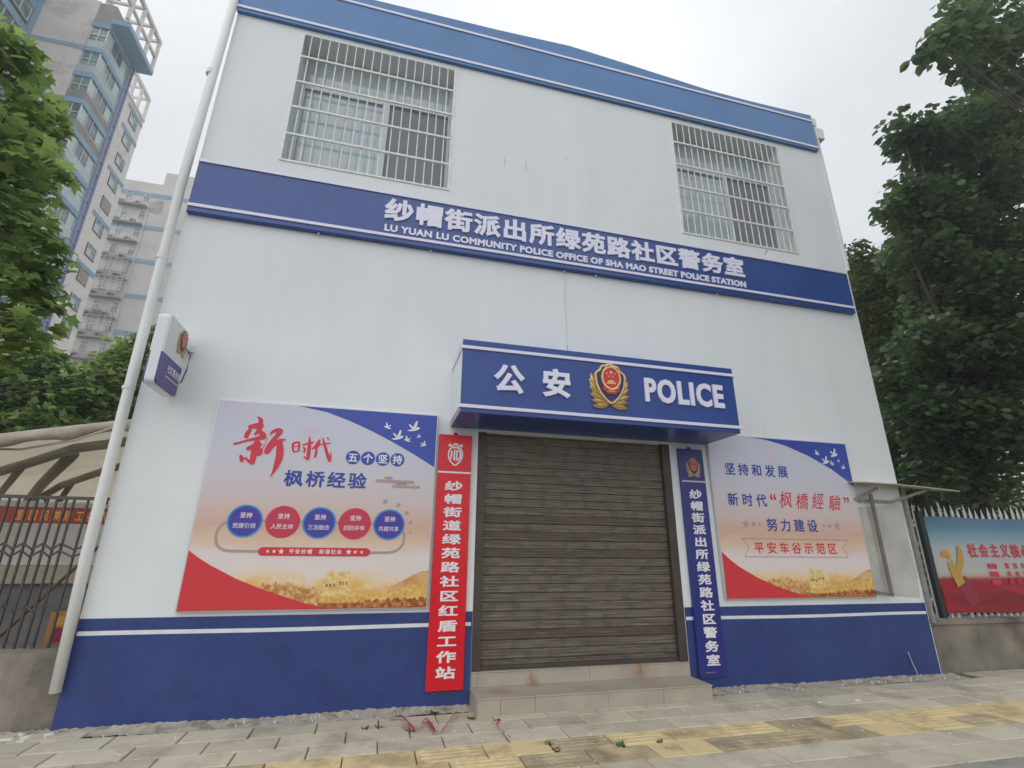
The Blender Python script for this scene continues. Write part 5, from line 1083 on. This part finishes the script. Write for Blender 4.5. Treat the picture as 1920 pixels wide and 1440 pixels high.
def limbs(parent, base, fork, clumps, r0):
    m = MB(); base = Vector(base); fork = Vector(fork)
    m.tube([base, base.lerp(fork, .4) + Vector((.06, .04, 0)), fork], [r0 * 1.25, r0, r0 * .8], 10)
    for (a, b_, c_, r_) in clumps:
        e = Vector((a, b_, c_)); mid = fork.lerp(e, .5) + Vector((random.uniform(-.3, .3), random.uniform(-.3, .3), .25)); l_ = (e - fork).length
        m.tube([fork + Vector((0, 0, random.uniform(-.6, .0))), mid, e], [r0 * .45, r0 * .22, r0 * .07], 6)
        for _ in range(4):
            d = Vector((random.gauss(0, 1), random.gauss(0, 1), random.gauss(.1, .7))).normalized() * r_ * .9; m.tube([e - d * .1, e + d * .5, e + d], [r0 * .08, r0 * .05, r0 * .025], 4, cap=False)
    m.build('trunk', M['bark'], parent)
def tree(label, base, fork, clumps, r0, m, size, dens, shape, droop=.35, group=None):
    t = thing('tree', label, 'tree', base, group); limbs(t, base, fork, clumps, r0); crown(t, clumps, m, size, dens, shape, droop); return t
E1 = [(-5.40, 1.0, 7.75, .42), (-5.02, 1.1, 7.10, .36), (-5.12, .9, 6.40, .40), (-4.78, 1.1, 6.03, .40), (-4.72, 1.0, 5.25, .40), (-4.36, 1.1, 4.78, .28), (-4.26, 1.1, 4.5, .22), (-4.52, 1.0, 4.50, .36), (-4.12, 1.1, 4.22, .20), (-4.24, 1.0, 3.86, .32), (-4.40, 1.0, 3.55, .24),
      (-5.6, 1.5, 6.8, .6), (-5.5, 1.4, 5.8, .6), (-5.3, 1.4, 4.9, .55), (-5.0, 1.4, 4.1, .5), (-5.9, .6, 7.6, .6), (-4.36, 1.2, 5.1, .2), (-6.4, 1.0, 6.3, .9), (-6.3, .9, 4.6, .8)]
tree('bright green plane tree with big lobed leaves close by at the left edge', (-6.6, 1.6, -.05), (-6.4, 1.4, 3.6), [(a, b, c, r * 1.12) for a, b, c, r in E1], .16, M['leaf_plane'], .185, 900, LOB)
DM = [(-9.29, 9, 5.2, .75), (-8.74, 9, 5.65, .62), (-7.96, 9, 5.3, .70), (-8.56, 9.4, 4.5, .8), (-9.3, 9.3, 4.1, .8), (-7.83, 9, 4.2, .75), (-10.4, 9, 5.0, 1.0), (-10.4, 9, 3.8, 1.0), (-8.9, 9.6, 3.4, .9), (-9.75, 8.6, 5.7, .4), (-8.35, 8.7, 6.0, .3)]
tree('leafy mid green tree behind the awning at the left edge', (-8.9, 9.4, -.05), (-8.9, 9.3, 3.0), [(a, b, c, r * 1.3) for a, b, c, r in DM], .16, M['leaf_mid'], .20, 900, LOB)
DR_ = [(-7.36, 9.6, 6.05, .58), (-7.00, 9.6, 6.6, .55), (-6.74, 9.6, 7.0, .36), (-6.62, 9.6, 5.9, .75), (-7.25, 9.7, 5.1, .75), (-6.61, 9.6, 4.7, .75), (-6.2, 9.7, 6.6, .6), (-5.9, 9.7, 5.6, .7), (-5.9, 9.7, 4.6, .7), (-6.9, 9.9, 4.0, .8), (-6.5, 9.5, 7.25, .25)]
tree('taller darker green tree behind the awning right beside the downpipe', (-6.4, 9.8, -.05), (-6.4, 9.8, 3.2), [(a, b, c, r * 1.25) for a, b, c, r in DR_], .15, M['leaf_mid'], .19, 900, LOB)
A_ = [(14.3, 5.2, 10.55, .55), (15.2, 5.2, 10.2, .80), (14.35, 5.2, 9.55, .7), (14.5, 5.3, 8.5, .9), (15.8, 5.3, 9.1, 1.0), (14.7, 5.3, 7.2, 1.0), (15.3, 5.3, 5.8, 1.0), (14.7, 5.4, 4.3, .9), (16.6, 5.4, 10.6, .9), (17.0, 5.5, 7.6, 1.2), (16.8, 5.6, 5.4, 1.1), (13.9, 5.3, 8.9, .35), (13.9, 5.4, 6.2, .7), (13.3, 5.5, 4.6, .7), (14.55, 5.1, 11.05, .26)]
tree('loose small leaved tree just behind the right edge of the white building', (15.0, 5.6, -.05), (15.0, 5.5, 4.0), [(a, b, c, r * 1.15) for a, b, c, r in A_], .18, M['leaf_small'], .135, 1300, OV)
B_ = [(12.85, 2.0, 12.30, .55), (13.4, 2.1, 12.1, .60), (14.1, 2.1, 12.3, .75), (15.4, 2.2, 13.1, .95), (16.6, 2.2, 13.8, 1.0), (18.0, 2.3, 14.8, 1.1), (12.30, 2.0, 10.15, .5), (11.55, 2.0, 9.55, .36), (12.3, 2.1, 9.6, .55), (13.3, 2.1, 10.0, .85), (15.5, 2.2, 11.4, 1.1), (17.4, 2.3, 12.4, 1.2),
      (12.3, 2.1, 8.5, .75), (13.2, 2.1, 7.6, 1.05), (15.3, 2.3, 8.6, 1.3), (11.9, 2.1, 5.95, .85), (13.5, 2.2, 5.9, 1.1), (11.1, 2.2, 4.3, .65), (12.2, 2.2, 4.2, .95), (13.7, 2.3, 4.2, 1.1), (11.2, 2.4, 3.1, .5), (12.5, 2.4, 3.0, .6), (15.5, 2.6, 6.6, 1.4), (14.4, 2.9, 9.6, 1.2), (14.3, 2.9, 7.0, 1.2), (16.5, 3.0, 9.8, 1.4), (12.9, 3.0, 5.0, 1.0), (14.6, 3.0, 5.0, 1.2), (14.2, 2.6, 11.2, .8), (11.0, 2.6, 5.2, .5)]
tree('big dark evergreen tree filling the right side behind the fence', (12.9, 2.8, -.05), (12.9, 2.7, 3.2), [(a, b, c, r * 1.15) for a, b, c, r in B_], .22, M['leaf_dark'], .20, 900, OV)
F_ = [(14.5, 8.5, 3.6, 1.6), (16.5, 8.5, 3.8, 1.7), (18.6, 8.5, 4.2, 1.8), (15.2, 8.6, 5.8, 1.7), (17.2, 8.6, 6.4, 1.8), (19.6, 8.6, 7.0, 2.0), (16.4, 8.7, 8.6, 1.7), (18.5, 8.7, 9.4, 1.9), (20.8, 8.8, 10.2, 2.0), (18.0, 8.8, 11.5, 1.5), (20.0, 8.8, 12.6, 1.8), (22.0, 8.9, 8.0, 2.0), (22.5, 8.9, 5.2, 2.0), (22.3, 8.9, 13.8, 1.8)]
tree('dark tree in the second row behind the big evergreen on the right', (18.0, 9.0, -.05), (18.0, 8.9, 3.6), F_, .25, M['leaf_dark'], .22, 520, OV)
H_ = [(11.6, 5.6, 1.2, 1.1), (12.8, 5.8, 1.5, 1.2), (14.2, 5.8, 1.4, 1.3), (15.8, 6.0, 1.6, 1.4), (17.4, 6.0, 1.7, 1.5), (19.2, 6.2, 1.8, 1.6), (12.2, 5.7, 2.6, .9), (13.6, 5.9, 2.9, 1.0), (15.2, 6.0, 2.9, 1.1), (17.0, 6.2, 3.1, 1.2), (18.8, 6.3, 3.3, 1.3), (21.0, 6.5, 2.4, 1.7), (10.6, 5.4, 1.0, .8), (11.2, 5.5, 2.3, .8)]
hd_ = thing('hedge', 'dense dark shrubbery in the yard behind the picket fence and the parked car', 'hedge', (15, 5.8, -.05)); limbs(hd_, (15, 5.8, -.05), (15, 5.8, .4), H_, .05); crown(hd_, H_, M['leaf_small'], .13, 900, OV)
C_ = [(10.85, -.1, 12.0, .38), (11.3, -.1, 12.35, .45), (11.9, -.1, 12.9, .55), (12.4, 0, 13.45, .6), (12.9, 0, 12.75, .6), (13.6, 0, 13.4, .7), (14.4, .1, 13.9, .85), (11.8, -.1, 11.9, .36), (12.5, 0, 11.9, .4), (13.4, 0, 12.3, .45), (14.8, .2, 12.6, .6), (13.4, .1, 14.6, .8)]
C_ += [(8.2, -6.8, 6.5, 1.6), (9.0, -8.0, 8.5, 1.9), (11, -7, 5, 1.8), (10, -6.5, 10.5, 1.9), (8.5, -5.6, 10, 1.6), (9.0, -4.9, 4.6, 1.2), (10.0, -4.2, 9.0, 1.4), (9.5, -4.6, 6.2, 1.5), (10.6, -3.6, 5.4, 1.5), (11.2, -5.0, 8.0, 1.8), (11.7, -2.6, 6.6, 1.4), (12.6, -2.0, 8.5, 1.3), (10.4, -3.2, 4.0, 1.1), (9.3, -6.2, 7.8, 1.7), (13.5, -2.5, 8.5, 1.7), (12.5, -4.0, 7.0, 1.6), (14.5, -3.5, 10.5, 1.8), (13.0, -5.5, 9.0, 1.8), (15.5, -1.0, 8.0, 1.7), (16.5, -3.0, 12.5, 1.9)]  # unseen crown clumps, added to shade the right end of the wall
tree('broad leaved tree whose bough overhangs against the sky at the top right corner', (14.5, -1.8, -.03), (14.3, -2.0, 5.0), C_, .11, M['leaf_dark'], .25, 420, OV)

# ------------------------------------------------------------------ small things on the pavement
def flat_ribbon(name, pts, w_, label):
    m = MB(); vs = []
    for i, (a, b_, c_) in enumerate(pts):
        p0 = pts[max(i - 1, 0)]; p1 = pts[min(i + 1, len(pts) - 1)]; dx, dy = p1[0] - p0[0], p1[1] - p0[1]; l_ = math.hypot(dx, dy) or 1
        tw = w_ * (.6 + .4 * math.cos(i * 1.1)); vs += [(a - dy / l_ * tw, b_ + dx / l_ * tw, c_ + .004 * math.sin(i)), (a + dy / l_ * tw, b_ - dx / l_ * tw, c_ + .006 + .01 * (i % 3 == 1))]
    m.add(vs, [(2 * i, 2 * i + 1, 2 * i + 3, 2 * i + 2) for i in range(len(pts) - 1)]); tag(m.build(name, M['ribbon']), label, 'ribbon')
flat_ribbon('red_ribbon', [(0.261, -0.324, 0.015), (0.365, -0.328, 0.025), (0.424, -0.528, 0.020), (0.457, -0.699, 0.012), (0.522, -0.575, 0.020), (0.568, -0.443, 0.030), (0.592, -0.556, 0.025), (0.615, -0.768, 0.012), (0.665, -0.806, 0.014), (0.749, -0.591, 0.025), (0.866, -0.321, 0.030)], .022, 'crumpled red ribbon lying in a zigzag on the paving left of the steps')
flat_ribbon('red_ribbon', [(0.367, -0.533, 0.015), (0.394, -0.651, 0.025), (0.433, -0.726, 0.020), (0.461, -0.642, 0.012), (0.412, -0.536, 0.020)], .017, 'small loop of red ribbon tangled beside the zigzag ribbon')
flat_ribbon('red_ribbon', [(1.131, -0.634, 0.015), (1.203, -0.632, 0.025), (1.151, -0.729, 0.020), (1.159, -0.818, 0.012), (1.172, -0.954, 0.020), (1.177, -1.087, 0.030)], .015, 'short red ribbon scrap with a thin tail in front of the steps')
def weed(x_, y_, n, h, label):
    m = MB()
    for _ in range(n):
        a = random.uniform(0, 6.28); l_ = h * random.uniform(.6, 1.2); d = Vector((math.cos(a), math.sin(a), random.uniform(.3, 1.1))).normalized() * l_; s_ = Vector((-math.sin(a), math.cos(a), 0)) * l_ * .22; p = Vector((x_ + random.uniform(-.02, .02), y_ + random.uniform(-.02, .02), -.01))
        m.add([p, p + d * .5 + s_, p + d, p + d * .5 - s_], [(0, 1, 2, 3)])
    tag(m.build('weed', M['weed']), label, 'weed', 'weeds in the paving joints')
for (x_, y_, n, h, lab) in ((.67, -.22, 16, .06, 'green weed tuft by the wall behind the zigzag red ribbon'), (.433, -.665, 10, .045, 'weed in the paving joint under the zigzag red ribbon'), (.985, -.456, 16, .05, 'dark weed sprouting at the left front corner of the steps'),
                            (.17, -.50, 12, .045, 'small weed in a paving joint left of the zigzag red ribbon'), (.06, -.51, 12, .045, 'second small weed farther left of the zigzag red ribbon'), (1.475, -1.335, 14, .045, 'weed in the yellow paving joint below the steps'), (2.0, -1.37, 14, .055, 'dark weed at the chipped yellow paver'), (2.35, -1.36, 9, .05, 'single green weed between the yellow rows right of the chipped paver'), (1.46, -1.20, 10, .04, 'weed in the short joint between two yellow pavers')):
    weed(x_, y_, n, h, lab)
m = MB(); rr = random.Random(9)
for i in range(170):
    near = rr.random() < .45; x_ = rr.uniform(-2.9, 7.2); y_ = rr.uniform(-.26, -.05) if near else rr.uniform(-1.9, -.25); r_ = rr.uniform(.003, .011)
    if 1.0 < x_ < 3.56 and y_ > -.45: continue
    a = rr.uniform(0, 6.28); k_ = rr.randint(4, 6); z_ = .003 + (.004 if near else 0)
    top_ = [(x_ + r_ * (.7 + .5 * rr.random()) * math.cos(a + 6.28 * j / k_), y_ + r_ * (.7 + .5 * rr.random()) * math.sin(a + 6.28 * j / k_), z_ + .004 * rr.random()) for j in range(k_)]
    m.add(top_ + [(p, q, -.012) for p, q, _ in top_], [tuple(range(k_))] + [(j, k_ + j, k_ + (j + 1) % k_, (j + 1) % k_) for j in range(k_)])
for (x_, y_, r_) in ((-2.55, -.14, .03), (-2.66, -.16, .04), (-2.85, -.22, .06), (-2.42, -.10, .028), (-2.52, -.24, .025), (-2.62, -.05, .022), (5.0, -.75, .03), (4.55, -.72, .024)):
    top_ = [(x_ + r_ * rr.uniform(.6, 1.2) * math.cos(6.28 * j / 7) * 1.4, y_ + r_ * rr.uniform(.5, 1) * math.sin(6.28 * j / 7) * .7, .006 + .008 * rr.random()) for j in range(7)]
    m.add(top_ + [(p, q, -.015) for p, q, _ in top_], [tuple(range(7))] + [(j, 7 + j, 7 + (j + 1) % 7, (j + 1) % 7) for j in range(7)])
tag(m.build('paint_chips', M['chip']), 'scattered white plaster and paint chips on the paving', 'debris', kind='stuff')
m = MB(); m.tube([(6.66, -.03, .28), (6.70, -.02, .16), (6.745, -.03, .0)], .007, 6); tag(m.build('bent_wire', M['frame_white']), 'short pale wire sticking up by the blue base near the right corner', 'wire')

# ------------------------------------------------------------------ thin haze volume, added to imitate lens veil over the towers
hz = bpy.data.materials.new('haze'); hz.use_nodes = True; t = hz.node_tree; t.nodes.clear()
ho = t.nodes.new('ShaderNodeOutputMaterial'); hv = t.nodes.new('ShaderNodeVolumePrincipled')
hv.inputs['Color'].default_value = (0.95, 0.97, 1.0, 1); hv.inputs['Density'].default_value = 0.0022; hv.inputs['Anisotropy'].default_value = 0.3
t.links.new(hv.outputs[0], ho.inputs['Volume'])
tag(MB().box(-75, 60, -45, 100, -1.3, 64).build('haze', hz), kind='stuff')

bpy.data.objects.remove(_to); bpy.data.curves.remove(_tc)
